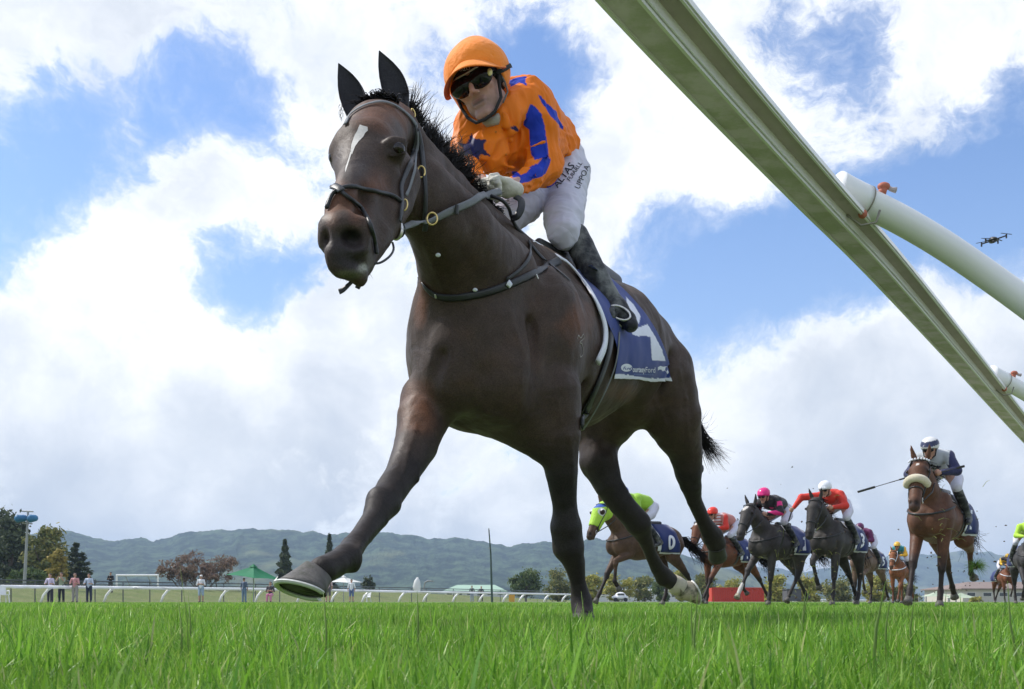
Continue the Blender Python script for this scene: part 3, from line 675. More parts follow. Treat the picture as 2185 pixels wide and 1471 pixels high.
ring_on('buckle', 863, 438, 6, 12, 2.7, BRASS, HR, .0024, T=TH, off=.012, rot=.15)
ring_on('buckle', 882, 241, 3, 9, 2.8, BRASS, HR, .002, T=TH, off=.012, rot=-.3)
ring_on('martingale_ring', 922, 467, 11, 13, 2.74, BRASS, HR, .0025)
BITD = 2.60
ring_on('bit_ring', 845, 490, 12, 20, BITD, STEEL, HR, .005, tilt=-.01)
b = MB(); b.tube([P(846, 490, BITD+.012), P(847, 490, BITD+.002)], [.024, .022], 16); b.build('bit_guard', LEATHER, HR, True)
b = MB(); b.tube([P(806, 497, 2.53), P(822, 492, 2.55), P(834, 487, 2.575), P(838, 489, BITD)], [.002, .005, .008, .009], 8); b.build('bit_cheek', STEEL, HR, True)
strap('curb_hook', [(802, 499, 2.54), (818, 502, 2.55), (832, 512, 2.56), (838, 520, 2.57)], 4, TH, STEEL, HR, rd=True)
strap('lip_cord', [(795, 563, 2.45), (812, 561, 2.46), (831, 548, 2.49), (840, 533, 2.52), (838, 519, 2.56)], 5, TH, LEATHER, HR, rd=True)
strap('curb_strap', [(753, 600, 2.42), (744, 608, 2.42), (732, 619, 2.42), (723, 623, 2.42)], (7, 12), TH, LEATHER, HR)
strap('curb_strap', [(770, 598, 2.44), (766, 608, 2.44), (762, 616, 2.44)], (12, 10), TH, LEATHER, HR)
REIN_D = 3.46
strap('rein', [(856, 487, 2.60), (875, 480, 2.64), (905, 468), (960, 447), (1010, 429), (1034, 420), (1050, 413, 3.40), (1068, 408, REIN_D)], 15, TH, GREYWEB, HR, .02)
strap('rein_keeper', [(961, 457), (961, 447), (961, 437)], 11, TH, LEATHER, HR, .026)
strap('rein_keeper', [(903, 480), (903, 470), (903, 460)], 11, TH, LEATHER, HR, .026)
strap('rein', [(1048, 418, 3.38), (1072, 428, 3.36), (1086, 445, 3.40), (1092, 465, 3.5), (1104, 488, 3.6), (1126, 508, 3.72)], 8, TH, LEATHER, HR, rd=True)
strap('rein', [(1092, 466, 3.46), (1103, 462, 3.44), (1112, 445, 3.44), (1112, 428, 3.46), (1100, 420, 3.50)], (16, 13), TH, LEATHER, HR)
strap('breastplate', [(897, 590, 3.25), (903, 604), (925, 627), (958, 635), (1007, 631), (1048, 621), (1080, 609), (1113, 595), (1158, 574), (1192, 557)], (13, 17), TH, LEATHER, HR, .006)
strap('breastplate_strap', [(1078, 597), (1109, 574), (1127, 550), (1130, 530), (1127, 515)], 8, TH, LEATHER, HR, .006)
strap('breastplate_strap', [(1127, 515), (1150, 545), (1185, 575), (1215, 600)], 8, TH, LEATHER, HR, .004)
for (a, bq) in (((1131, 520), (1138, 521)), ((1137, 586), (1141, 596)), ((1160, 562), (1170, 566)), ((932, 623), (934, 633))):
    strap('buckle', [a, ((a[0]+bq[0])/2, (a[1]+bq[1])/2), bq], 4, TH, STEEL, HR, .014)
strap('care_label', [(1078, 602), (1082, 607), (1084, 611)], 13, TH, WHITEPAD, HR, .012, n=2)
# ---- saddlecloth and pad, laid over the flank
STARM = mat('white_star_hair', (.58, .56, .52), rough=.8, var=.25, scale=150, bump=.5, bscale=400)
_late = []
NAVY = mat('saddlecloth_fabric', attr=True, rough=.75, var=.10, scale=25, bump=.25, bscale=500, sheen=.2)
def patch(name, left, right, nu, nv, T, off, m, parent, colf, wob=0.0, thick=.004):
    Lc = smooth_path(left, 12); Rc = smooth_path(right, 12); V = []; last = None
    for i in range(nv+1):
        t = i/nv; a = Lc[min(int(t*(len(Lc)-1)+.5), len(Lc)-1)]; c = Rc[min(int(t*(len(Rc)-1)+.5), len(Rc)-1)]
        for j in range(nu+1):
            s_ = j/nu; x, y = lerp(a, c, s_); q, nn = hit(T, x, y)
            if q is None: q = PV(x, y, last); nn = Vector((0, -1, 0))
            q = q+nn*(off+wob*math.sin(s_*9+t*2)*t); last = q.y; V.append(tuple(q))
    V = np.array(V).reshape(nv+1, nu+1, 3)
    for _ in range(6): V[1:-1, 1:-1] = (V[:-2, 1:-1]+V[2:, 1:-1]+V[1:-1, :-2]+V[1:-1, 2:])/4
    B = V+np.array((0, thick, 0)); allv = np.concatenate([V.reshape(-1, 3), B.reshape(-1, 3)]); n = (nv+1)*(nu+1); Q = []
    for i in range(nv):
        for j in range(nu):
            a = i*(nu+1)+j; Q.append((a, a+nu+1, a+nu+2, a+1)); Q.append((n+a, n+a+1, n+a+nu+2, n+a+nu+1))
    for i in range(nv):
        for j in (0, nu): a = i*(nu+1)+j; Q.append((a, a+nu+1, n+a+nu+1, n+a) if j else (a, n+a, n+a+nu+1, a+nu+1))
    for j in range(nu):
        for i in (0, nv): a = i*(nu+1)+j; Q.append((a, n+a, n+a+1, a+1) if i else (a, a+1, n+a+1, n+a))
    me = mesh_np(name, allv, np.array(Q)); paint(me, colf(getv(me), n)); return fix(link(name, me, m, parent))
def cloth_col(V, n):
    X, Y = pix(V); c = np.tile((.022, .045, .215), (len(V), 1)); Wt = (.74, .76, .86)
    for poly in ([(1336, 634), (1352, 650), (1367, 675), (1363, 692), (1350, 676), (1338, 652)], [(1345, 706), (1382, 692), (1388, 719), (1375, 717), (1362, 718), (1350, 714)], [(1380, 690), (1396, 715), (1412, 745), (1420, 770), (1391, 769), (1388, 718)]):
        c[inpoly(X, Y, poly)] = Wt
    c[inpoly(X, Y, [(1295, 798), (1340, 800), (1370, 806), (1400, 808), (1440, 806), (1440, 820), (1380, 820), (1295, 812)])] = Wt
    return c
cl = patch('saddlecloth', [(1222, 582), (1262, 640), (1290, 695), (1309, 750), (1302, 805)], [(1262, 568), (1334, 630), (1384, 690), (1416, 752), (1432, 813)], 84, 130, TH, .014, NAVY, HR, cloth_col, .004)
TC = bvh(cl)
strap('saddle_pad', [(1128, 508, 3.72), (1160, 528, 3.85), (1196, 556), (1228, 590), (1254, 626), (1275, 668), (1285, 705), (1282, 742), (1268, 773)], (5, 20), TH, WHITEPAD, HR, .014, .5)
SAD = Body(.009); SAD.chain([hp(1150, 520, 3.95, 12), hp(1190, 550, 4.05, 20), hp(1235, 575, 4.2, 26), hp(1270, 585, 4.35, 28), hp(1310, 602, 4.5, 18)], k=.03)
SAD.chain([hp(1215, 585, 4.05, 20), hp(1262, 640, 4.05, 20), hp(1285, 680, 4.02, 16)], k=.03); SAD.build('saddle', LEATHER, HR)
strap('girth', [(1300, 700), (1296, 745), (1283, 790), (1262, 840), (1244, 880), (1236, 905)], (28, 26), TH, LEATHER, HR, .010)
strap('girth_web', [(1312, 712), (1308, 755), (1296, 800), (1276, 845), (1254, 885), (1240, 908)], 7, TH, GREYWEB, HR, .020)
for q in ((935, 542), (1013, 618)):
    a, nn = hit(TH, *q); b = MB(); b.ball(a+nn*.004, (.008, .006, .006), 8, 6); b.build('turf_fleck', WHITEPAD, HR, True)
# ---- lettering and marks laid on a surface
def text_px(s, org, xdir, size, T, off, m, parent, name='lettering', bold=0.0, shear=0.0, xs=1.0):
    """text written from px point org; xdir = px vector of the baseline (unit), size in px"""
    cu = bpy.data.curves.new('t', 'FONT'); cu.body = s; cu.size = 1.0; cu.offset = bold; cu.shear = shear; cu.resolution_u = 3; o = bpy.data.objects.new('t', cu); COL.objects.link(o)
    bpy.context.view_layer.update(); dg = bpy.context.evaluated_depsgraph_get(); me = bpy.data.meshes.new_from_object(o.evaluated_get(dg)); bpy.data.objects.remove(o); bpy.data.curves.remove(cu)
    ux, uy = xdir; L = math.hypot(ux, uy); ux /= L; uy /= L
    return drape(me, lambda v: (org[0]+size*(v.x*xs*ux+v.y*uy), org[1]+size*(v.x*xs*uy-v.y*ux)), T, off, m, parent, name)
def drape(me, fn, T, off, m, parent, name):
    bm = bmesh.new(); bm.from_mesh(me)
    for _ in range(2):
        es = [e for e in bm.edges if (Vector(fn(e.verts[0].co))-Vector(fn(e.verts[1].co))).length > 3.0]
        if es: bmesh.ops.subdivide_edges(bm, edges=es, cuts=1); 
    bmesh.ops.triangulate(bm, faces=bm.faces)
    last = None; dead = []
    for v in bm.verts:
        x, y = fn(v.co); q, nn = hit(T, x, y)
        if q is None: dead.append(v); continue
        v.co = q-(q-EYE).normalized()*off
    bmesh.ops.delete(bm, geom=dead, context='VERTS'); bm.to_mesh(me); bm.free(); me.name = name
    return fix(link(name, me, m, parent))
def poly_px(poly, T, off, m, parent, name):
    me = bpy.data.meshes.new(name); me.from_pydata([(x, y, 0) for x, y in poly], [], [tuple(range(len(poly)))])
    return drape(me, lambda v: (v.x, v.y), T, off, m, parent, name)
PRINT = mat('white_print', (.74, .76, .84), rough=.7, var=.03); PRINTB = mat('blue_print', (.03, .06, .26), rough=.7, var=.03); BLACKPRINT = mat('black_print', (.02, .02, .03), rough=.7, var=.05)
poly_px([(768, 266), (773, 268), (784, 271), (785, 279), (779, 284), (775, 292), (765, 302), (758, 312), (754, 322), (751, 330), (748, 322), (750, 308), (754, 296), (757, 288), (762, 280), (765, 272)], TH, .0016, STARM, HR, 'star')
poly_px([(752, 318), (750, 328), (744, 346), (738, 365), (736, 368), (737, 358), (742, 343), (747, 326)], TH, .0014, STARM, HR, 'star')
text_px('ourtesy', (1350, 794), (1, .035), 17, TC, .0025, PRINT, cl, bold=.02, xs=.5); text_px('Ford', (1376.5, 795), (1, .03), 17, TC, .0025, PRINT, cl, xs=.68)
# ^ the sponsor line printed along the hem
poly_px([(1337+12*math.cos(a), 785+8.5*math.sin(a)) for a in [2*math.pi*i/20 for i in range(20)]], TC, .0025, PRINT, cl, 'oval_badge')
text_px('Ford', (1329, 789), (1, .04), 9, TC, .0045, PRINTB, cl, bold=.02, shear=.3)
poly_px([(1404, 784), (1409, 781), (1415, 783), (1422, 782), (1428, 785), (1427, 789), (1424, 788), (1427, 795), (1424, 799), (1422, 794), (1418, 791), (1414, 793), (1411, 789), (1407, 789), (1404, 791)], TC, .0025, PRINT, cl, 'galloping_emblem')
text_px('www.courtesyford.co.nz', (1352, 800), (1, .035), 5, TC, .0025, mat('pale_blue_print', (.2, .3, .62), rough=.7), cl, xs=.85)
BRAND = mat('freeze_brand', (.34, .31, .28), rough=.8, var=.3, scale=80)
strap('brand_mark', [(1232, 724), (1234, 716), (1239, 722), (1244, 713), (1246, 722), (1236, 731), (1241, 733)], 2.6, TH, BRAND, HR, .001)
strap('brand_mark', [(1241, 733), (1244, 745), (1243, 758), (1238, 762), (1237, 757)], 2.6, TH, BRAND, HR, .001)
# ================================================================ the leading jockey
def on(px, py, r, T=None, gap=.004, dflt=4.1):
    q, nn = hit(T or TH2, px, py); D = (q.y if q is not None else dflt)-r*4.1/F-gap; return (P(px, py, D), r*D/F)
TH2 = bvh(hbody, cl)
SILK_ATTR = mat('orange_silk', attr=True, rough=.55, var=.08, scale=14, spec=.22, sheen=.0, trans=.10)
t = NT(SILK_ATTR.node_tree); co = t.add('ShaderNodeTexCoord').outputs['Object']
f1 = t.noise(t.vm('MULTIPLY', co, (6, 6, 2.5)), 1.2, 2, .45, dist=.8); f2 = t.noise(t.vm('MULTIPLY', co, (14, 14, 5)), 1.2, 2, .4, dist=.6)
hh = t.m('ADD', t.m('ABSOLUTE', t.m('SUBTRACT', f1, .5)), t.m('MULTIPLY', t.m('ABSOLUTE', t.m('SUBTRACT', f2, .5)), .4))
bmp = t.add('ShaderNodeBump', {'Height': hh, 'Strength': .8, 'Distance': .03}); t.l.new(bmp.outputs[0], t.n['Principled BSDF'].inputs['Normal'])
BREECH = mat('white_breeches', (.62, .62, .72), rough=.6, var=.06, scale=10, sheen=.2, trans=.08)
t = NT(BREECH.node_tree); co = t.add('ShaderNodeTexCoord').outputs['Object']
f1 = t.noise(t.vm('MULTIPLY', co, (4, 4, 10)), 1.4, 2, .4, dist=.8)
bmp = t.add('ShaderNodeBump', {'Height': t.m('ABSOLUTE', t.m('SUBTRACT', f1, .5)), 'Strength': .5, 'Distance': .03}); t.l.new(bmp.outputs[0], t.n['Principled BSDF'].inputs['Normal'])
BOOT = mat('riding_boot_leather', (.016, .018, .022), rough=.5, var=.4, scale=40, bump=.35, bscale=60, dirt=((.17, .18, .17), .46, 9.), spec=.3)
SKIN = mat('skin', attr=True, rough=.5, var=.10, scale=60, bump=.3, bscale=260, spec=.35)
bsdf = SKIN.node_tree.nodes['Principled BSDF']; bsdf.inputs['Subsurface Weight'].default_value = .12; bsdf.inputs['Subsurface Radius'].default_value = (.01, .004, .002)
GLOSSBLACK = mat('dark_lens', (.006, .007, .009), rough=.14, var=0, spec=.35)
BLACKCLOTH = mat('black_cloth', (.02, .02, .022), rough=.8, var=.2, scale=60)
GLOVE = mat('cream_glove', (.60, .58, .50), rough=.75, var=.15, scale=50, bump=.6, bscale=70, dirt=((.3, .28, .22), .3, 40.))
HC = PV(1027, 189, 3.70); hf = Vector((-.34, -.92, -.27)).normalized(); hu = Vector((-.33, -.05, .94)); hu = (hu-hu.dot(hf)*hf).normalized(); hr_ = hf.cross(hu)
# local head axes: x to the image right, y back, z up
def HL(x, y, z): return np.array(HC+hr_*x-hf*y+hu*z)
HM = np.array([[hr_[i], -hf[i], hu[i]] for i in range(3)])
B = Body(.0042)
def head(B, L, M, s=1.0):
    B.ell(L(0, .012*s, .045*s), (.078*s, .098*s, .085*s), .02, R=M); B.ell(L(0, -.025*s, .0), (.066*s, .068*s, .075*s), .03, R=M)
    B.cone(L(-.018*s, -.035*s, -.055*s), L(.018*s, -.035*s, -.055*s), .040*s, .040*s, .02); B.cone(L(-.010*s, -.076*s, -.099*s), L(.010*s, -.076*s, -.099*s), .016*s, .016*s, .018)
    for q in (-1, 1):
        B.cone(L(q*.052*s, .02*s, -.045*s), L(q*.016*s, -.068*s, -.10*s), .014*s, .013*s, .022)
        B.ell(L(q*.040*s, -.070*s, -.018*s), (.022*s, .018*s, .016*s), .02, R=M)
        B.ell(L(q*.031*s, -.094*s, .012*s), (.017*s, .008*s, .010*s), .012, sub=True, R=M)
        B.ell(L(q*.031*s, -.078*s, .010*s), (.014*s, .013*s, .010*s), .006, R=M)
        B.ell(L(q*.0135*s, -.103*s, -.036*s), (.0075*s, .010*s, .0075*s), .004, R=M)
        B.ell(L(q*.076*s, .018*s, .0), (.008*s, .017*s, .030*s), .006, R=M); B.ell(L(q*.083*s, .014*s, .002*s), (.006*s, .009*s, .018*s), .004, sub=True, R=M)
        B.ell(L(q*.009*s, -.108*s, -.042*s), (.004*s, .006*s, .004*s), .003, sub=True, R=M)
    B.cone(L(0, -.088*s, .022*s), L(0, -.113*s, -.028*s), .008*s, .0095*s, .008)
    B.cone(L(-.05*s, -.072*s, .032*s), L(.05*s, -.072*s, .032*s), .015*s, .015*s, .02)
    B.cone(L(-.020*s, -.084*s, -.059*s), L(.020*s, -.084*s, -.059*s), .0065*s, .0065*s, .012)
    B.cone(L(-.016*s, -.083*s, -.070*s), L(.016*s, -.083*s, -.070*s), .0070*s, .0070*s, .012)
    B.cone(L(-.026*s, -.0915*s, -.0645*s), L(.026*s, -.0915*s, -.0645*s), .0036*s, .0036*s, .003, sub=True); B.cone(L(-.02*s, -.095*s, -.083*s), L(.02*s, -.095*s, -.083*s), .003*s, .003*s, .008, sub=True)
    [B.cone(L(q*.026*s, -.098*s, -.034*s), L(q*.036*s, -.086*s, -.066*s), .002*s, .002*s, .007, sub=True) for q in (-1, 1)]; [B.cone(L(q*.052*s, -.07*s, -.035*s), L(q*.040*s, -.07*s, -.085*s), .002*s, .002*s, .014, sub=True) for q in (-1, 1)]
head(B, HL, HM, 1.05)
B.cone(HL(0, .03, -.05), P(1066, 245, 3.84), .050, .048, .03)
B.chain([(P(1072, 262, 3.86), .095), (P(1120, 300, 4.06), .085), (P(1190, 335, 4.3), .085)], k=.04)
B.chain([(P(1010, 266, 3.82), .035), (P(1072, 256, 3.90), .05), (P(1130, 242, 3.90), .045)], k=.04)
B.chain([(P(1138, 240, 3.88), .045), (P(1160, 305, 3.92), .034), (P(1163, 362, 3.90), .028), (P(1130, 386, 3.77), .024), (P(1092, 394, 3.61), .021)], k=.03)
B.chain([(P(1004, 262, 3.78), .05), (P(985, 320, 3.76), .042), (P(995, 360, 3.7), .034), (P(1030, 392, 3.56), .023)], k=.03)
B.chain([(P(1205, 365, 4.28), .070), (P(1204, 440, 4.1), .060), (P(1205, 490, 3.98), .048), (P(1235, 515, 4.0), .042), (P(1268, 585, 3.98), .041), (P(1316, 655, 3.95), .030)], k=.03)
B.chain([(P(1175, 385, 4.35), .070), (P(1105, 440, 4.08), .055), (P(1060, 470, 3.98), .055), (P(1080, 560, 4.3), .043), (P(1120, 640, 4.5), .032)], k=.03)
B.chain([(P(1316, 657, 3.95), .030), (P(1336, 682, 3.94), .026)], k=.02)
def skin_col(V, N):
    c = np.tile((.47, .275, .22), (len(V), 1)); n = vnoise(V, 60)-.5; n3 = vnoise(V, 240, 4)-.5
    r = (V-np.array(HC)) @ HM
    lip = 1.4*np.exp(-((r[:, 2]+.0645)/.008)**2-((r[:, 0])/.022)**2)*(r[:, 1] < -.07); lip = np.clip(lip, 0, 1); c = c*(1-.85*lip[:, None])+np.array((.17, .055, .05))*.85*lip[:, None]; ml = np.exp(-((r[:, 2]+.0678)/.0035)**2-(r[:, 0]/.026)**4)*(r[:, 1] < -.06); c = c*(1-.8*ml[:, None])
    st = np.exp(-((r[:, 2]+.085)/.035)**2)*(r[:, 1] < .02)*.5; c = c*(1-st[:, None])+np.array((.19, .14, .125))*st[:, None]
    ck = np.exp(-((r[:, 2]+.02)/.025)**2-((np.abs(r[:, 0])-.04)/.02)**2)*.3+np.exp(-((r[:, 2]+.03)/.02)**2-(r[:, 0]/.015)**2)*.35; c = c*(1-ck[:, None])+np.array((.56, .22, .17))*ck[:, None]
    return c*(1+.12*n[:, None]+.12*n3[:, None])
JR = root('person', tuple(P(1200, 480, 4.05)), 'jockey in orange and blue silks with a chest star, crouched on the leading horse', 'jockey')
body = B.build('body', SKIN, JR, smooth=1, colf=skin_col)
# helmet with silk cover, peak and harness
ORANGE = (.88, .215, .012); BLUE = (.012, .045, .46)
HB = Body(.004)
HB.ell(HL(0, .016, .056), (.119, .136, .112), .02, R=HM); HB.ell(HL(-.01, .05, .13), (.05, .06, .045), .05, R=HM); HB.ell(HL(.035, .07, .0), (.085, .085, .075), .03, R=HM)
HB.ell(HL(0, -.055, -.005), (.096, .115, .070), .012, sub=True, R=HM); HB.ell(HL(0, -.0, -.055), (.10, .11, .07), .01, sub=True, R=HM)
HB.cone(HL(-.10, -.06, .06), HL(.10, -.06, .06), .002, .002, .006, sub=True)
def hcol(V, N):
    r = (V-np.array(HC)) @ HM; c = np.tile((.92, .27, .035), (len(V), 1)); return c
CAPM = mat('orange_cap_silk', attr=True, rough=.7, var=.06, scale=10, spec=.2, sheen=.2, bump=.4, bscale=26)
silk_cap = HB.build('helmet_cover', CAPM, JR, smooth=1, colf=hcol)
b = MB(); vs = []; fs = []; n = 24; m_ = 5
for lay in (0, 1):
    for i in range(n+1):
        a = math.pi*(i/n); ca, sa = math.cos(a), math.sin(a)
        for j in range(m_+1):
            e = j/m_; x = -ca*(.106+.014*e); y = -.030-sa*(.078+.088*e); z = .070-.046*e*sa-.060*(abs(ca)**2.0)+(.005 if lay else 0)
            vs.append(HL(x, y, z))
q = (n+1)*(m_+1)
for i in range(n):
    for j in range(m_):
        a = i*(m_+1)+j; fs.append((a, a+1, a+m_+2, a+m_+1)); fs.append((q+a, q+a+m_+1, q+a+m_+2, q+a+1))
    a = i*(m_+1)+m_; fs.append((a, q+a, q+a+m_+1, a+m_+1))
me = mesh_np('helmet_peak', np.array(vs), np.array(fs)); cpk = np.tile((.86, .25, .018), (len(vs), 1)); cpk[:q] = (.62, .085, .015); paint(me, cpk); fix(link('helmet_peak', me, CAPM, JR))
U = Body(.005); U.ell(HL(0, .012, .040), (.104, .120, .095), .02, R=HM); U.ell(HL(0, -.075, -.035), (.085, .10, .068), .012, sub=True, R=HM); U.ell(HL(0, 0, -.09), (.12, .16, .09), .01, sub=True, R=HM)
U.build('helmet_lining', BLACKCLOTH, JR)
G = Body(.003)
for q in (-1, 1): G.ell(HL(q*.036, -.092, .004), (.047, .030, .035), .012, R=HM); G.cone(HL(q*.055, -.075, .014), HL(q*.082, -.02, .016), .017, .012, .012)
G.ell(HL(0, -.122, -.030), (.013, .026, .022), .006, sub=True, R=HM); G.build('goggles', GLOSSBLACK, JR)
b = MB(); b.tube([HL(-.066, -.083, .030), HL(-.04, -.113, .033), HL(0, -.118, .030), HL(.04, -.113, .033), HL(.070, -.083, .032)], .003, 6); b.build('goggle_frame', STEEL, JR, True)
b = MB(); c = HL(-.078, -.104, .000); b.ball(c, (.0095, .007, .013), 12, 8); b.build('goggle_badge', mat('pale_yellow_badge', (.75, .68, .32), rough=.5), JR, True)
b = MB(); b.tube([HL(-.086, -.058, .004), HL(-.103, -.025, .010), HL(-.117, .005, .020), HL(-.119, .045, .034), HL(-.108, .09, .046)], .008, 8, flat=(hr_, .3)); b.build('goggle_strap', BLACKCLOTH, JR, True)
def hstrap(name, pts, r=.006, m=None):
    b = MB(); b.tube([HL(*p) for p in pts], r, 8); b.build(name, m or BLACKCLOTH, JR, True)
hstrap('chin_strap', [(.086, -.030, .012), (.087, -.025, -.035), (.072, -.045, -.080), (.038, -.082, -.120), (0, -.092, -.128), (-.038, -.080, -.117), (-.070, -.05, -.075), (-.085, -.035, .01)])
hstrap('harness_strap', [(-.088, -.028, .02), (-.089, .0, -.02), (-.084, .012, -.05), (-.062, -.02, -.085)], .003, GREYWEB)
text_T = bvh(bpy.data.objects['helmet_lining'])
text_px('OZO', (979, 153), (1, -.16), 11, text_T, .003, PRINT, JR)
b = MB(); b.tube([P(1022, 250, 3.70), P(1040, 262, 3.68), P(1058, 258, 3.68), P(1070, 240, 3.70)], [.008, .016, .017, .010], 10); b.build('neck_scarf', mat('pale_neck_scarf', (.38, .35, .29), rough=.8, bump=.5, bscale=100), JR, True)

# silk jacket
J = Body(.0043)
J.chain([hp(1068, 262, 3.86, 58), hp(1075, 305, 3.90, 66), hp(1120, 310, 4.05, 66), hp(1180, 318, 4.25, 50)], k=.05)
J.chain([hp(1045, 285, 3.80, 46), hp(1040, 325, 3.76, 42), hp(1052, 352, 3.76, 30)], k=.04)
J.chain([hp(1085, 235, 3.86, 44), hp(1112, 216, 4.0, 45), hp(1150, 250, 4.15, 46), hp(1180, 290, 4.28, 44)], k=.04)
J.chain([hp(1006, 262, 3.78, 34), hp(1062, 242, 3.82, 40), hp(1130, 222, 3.85, 44)], k=.04)
J.chain([hp(1133, 228, 3.84, 44), hp(1150, 285, 3.84, 40), hp(1160, 340, 3.84, 42), hp(1160, 362, 3.83, 38)], k=.03)
J.chain([hp(1162, 360, 3.83, 38), hp(1142, 378, 3.76, 31), hp(1120, 388, 3.70, 25), hp(1104, 395, 3.64, 18)], k=.02)
J.chain([hp(1005, 262, 3.78, 35), hp(985, 320, 3.76, 32), hp(992, 356, 3.7, 26), hp(1020, 385, 3.6, 17)], k=.02)
J.chain([hp(1036, 262, 3.74, 20), hp(1056, 280, 3.74, 22), hp(1082, 262, 3.72, 26), hp(1098, 222, 3.80, 30), hp(1100, 200, 3.9, 28)], k=.02)
J.ell(P(1212, 318, 4.30), (.055, .08, .05), .03)
for (x0, y0, x1, y1, d, r, k) in ((1072, 215, 1100, 280, 3.69, .006, .03), (1086, 225, 1110, 310, 3.69, .005, .03), (1122, 330, 1168, 318, 3.73, .005, .02), (1128, 352, 1178, 338, 3.71, .006, .02), (1105, 400, 1150, 404, 3.64, .003, .012),
    (1120, 270, 1160, 268, 3.73, .004, .02), (1112, 260, 1118, 345, 3.74, .008, .03), (1150, 395, 1185, 372, 3.70, .004, .02), (1195, 300, 1215, 318, 4.16, .006, .02), (1012, 300, 1060, 345, 3.655, .003, .03), (1075, 250, 1068, 365, 3.70, .004, .02), (1185, 270, 1200, 330, 4.15, .005, .03)):
    J.cone(P(x0, y0, d), P(x1, y1, d+.01), r, r, k, sub=True)
for (x0, y0, x1, y1, d, r) in ((1126, 345, 1172, 330, 3.735, .006), (1122, 318, 1165, 302, 3.74, .005), (1060, 225, 1090, 300, 3.735, .006), (1108, 378, 1150, 372, 3.67, .004), (1035, 345, 1100, 360, 3.73, .005)):
    J.cone(P(x0, y0, d), P(x1, y1, d+.01), r, r, .015)
Z4 = lambda l: [(960+x/4.0875, 160+y/4.0875) for x, y in l]
STRIPE = Z4([(700, 260), (640, 340), (640, 430), (690, 480), (700, 600), (712, 700), (740, 735), (830, 712), (760, 770), (700, 800), (620, 845), (545, 848), (540, 890), (592, 940), (730, 928), (810, 895), (878, 850), (902, 710), (872, 702), (862, 580), (832, 440), (790, 350), (750, 290)])
STRIPE2 = Z4([(772, 180), (800, 185), (860, 260), (920, 350), (965, 440), (978, 482), (930, 440), (870, 370), (830, 290)])
NECKSTAR = Z4([(505, 50), (660, 36), (668, 110), (610, 82), (530, 100)]); CH2 = Z4([(498, 460), (575, 448), (592, 494)])
STAR = Z4([(188, 515), (218, 565), (322, 570), (292, 612), (300, 650), (356, 712), (270, 692), (228, 752), (168, 700), (110, 720), (120, 640), (60, 590), (150, 590)])
def jcol(V, N):
    X, Y = pix(V); c = np.tile(ORANGE, (len(V), 1)); c[:, 0] *= 1; 
    fr = N[:, 1] < .25
    for p in (STRIPE, STRIPE2, NECKSTAR): c[inpoly(X, Y, p) & fr] = BLUE
    for p in (STAR, CH2): c[inpoly(X, Y, p) & fr] = (.022, .024, .10)
    back = (N[:, 1] > .3) & (np.abs(((V[:, 0]-.05)*8) % 2-1) < .35); c[back] = BLUE
    return c
def folded(Bd, name, m, colf, amp, axis=(1, 1, .55)):
    V, Q = Bd.arrays(1); me = mesh_np(name, V, Q); N = getn(me); A = np.array(axis); w3 = np.stack([vnoise(V, 7, 11), vnoise(V, 7, 12), vnoise(V, 7, 13)], 1)-.5
    q = V*A+w3*.10; f = .10-np.abs(vnoise(q, 13, 4)-.5)*1.0; f2 = .10-np.abs(vnoise(q+w3*.05, 29, 6)-.5); d = amp*f+amp*.42*f2+amp*.6*(vnoise(V, 6, 8)-.5)+.002; c = colf(V, N) if colf else None
    bpy.data.meshes.remove(me); me = mesh_np(name, V+N*d[:, None], Q); 
    if c is not None: paint(me, c)
    return fix(link(name, me, m, JR))
jk = folded(J, 'silk_jacket', SILK_ATTR, jcol, .046)
for q in Z4([(400, 500), (490, 695), (505, 860)]):
    a, nn = hit(bvh(jk), *q)
    if a: b = MB(); b.ball(a, .0045, 8, 6); b.build('button', ORMAT if 'ORMAT' in globals() else SILK_ATTR, JR, True)
bpy.data.objects['button'].data
for o in JR.children:
    if o.name.startswith('button'): paint(o.data, np.tile((.6, .18, .02), (len(o.data.vertices), 1)))
L_ = Body(.0055)
L_.chain([hp(1200, 345, 4.32, 50), hp(1212, 372, 4.26, 48), hp(1207, 430, 4.12, 43), hp(1203, 470, 4.02, 40), hp(1205, 497, 3.97, 34)], k=.03)
L_.chain([hp(1205, 497, 3.97, 34), hp(1212, 515, 3.98, 22), hp(1228, 518, 4.03, 22)], k=.02)
L_.chain([hp(1180, 365, 4.35, 46), hp(1120, 430, 4.1, 40), hp(1078, 462, 4.0, 36), hp(1066, 490, 4.05, 26)], k=.03)
for (x0, y0, x1, y1, d) in ((1185, 505, 1235, 480, 3.86), (1190, 515, 1240, 495, 3.87), (1180, 480, 1230, 470, 3.87), (1190, 430, 1170, 480, 3.93), (1170, 410, 1225, 400, 4.0)): L_.cone(P(x0, y0, d), P(x1, y1, d+.02), .003, .003, .02, sub=True)
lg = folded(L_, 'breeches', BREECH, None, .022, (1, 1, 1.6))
BO = Body(.005)
BO.chain([hp(1231, 503, 4.0, 25), hp(1240, 528, 4.0, 28), hp(1266, 583, 3.98, 28), hp(1294, 628, 3.96, 24), hp(1316, 656, 3.95, 20)], k=.02)
BO.chain([hp(1314, 658, 3.95, 20), hp(1306, 666, 3.92, 17), hp(1300, 672, 3.88, 13)], k=.02); BO.chain([hp(1318, 662, 3.95, 21), hp(1338, 684, 3.94, 20), hp(1346, 694, 3.92, 16)], k=.02)
for (x0, y0, x1, y1) in ((1255, 545, 1270, 590), (1280, 600, 1300, 632), (1262, 560, 1285, 585), (1290, 640, 1330, 652), (1285, 655, 1320, 668)): BO.cone(P(x0, y0, 3.90), P(x1, y1, 3.89), .003, .003, .018, sub=True)
BO.build('boot', BOOT, JR)
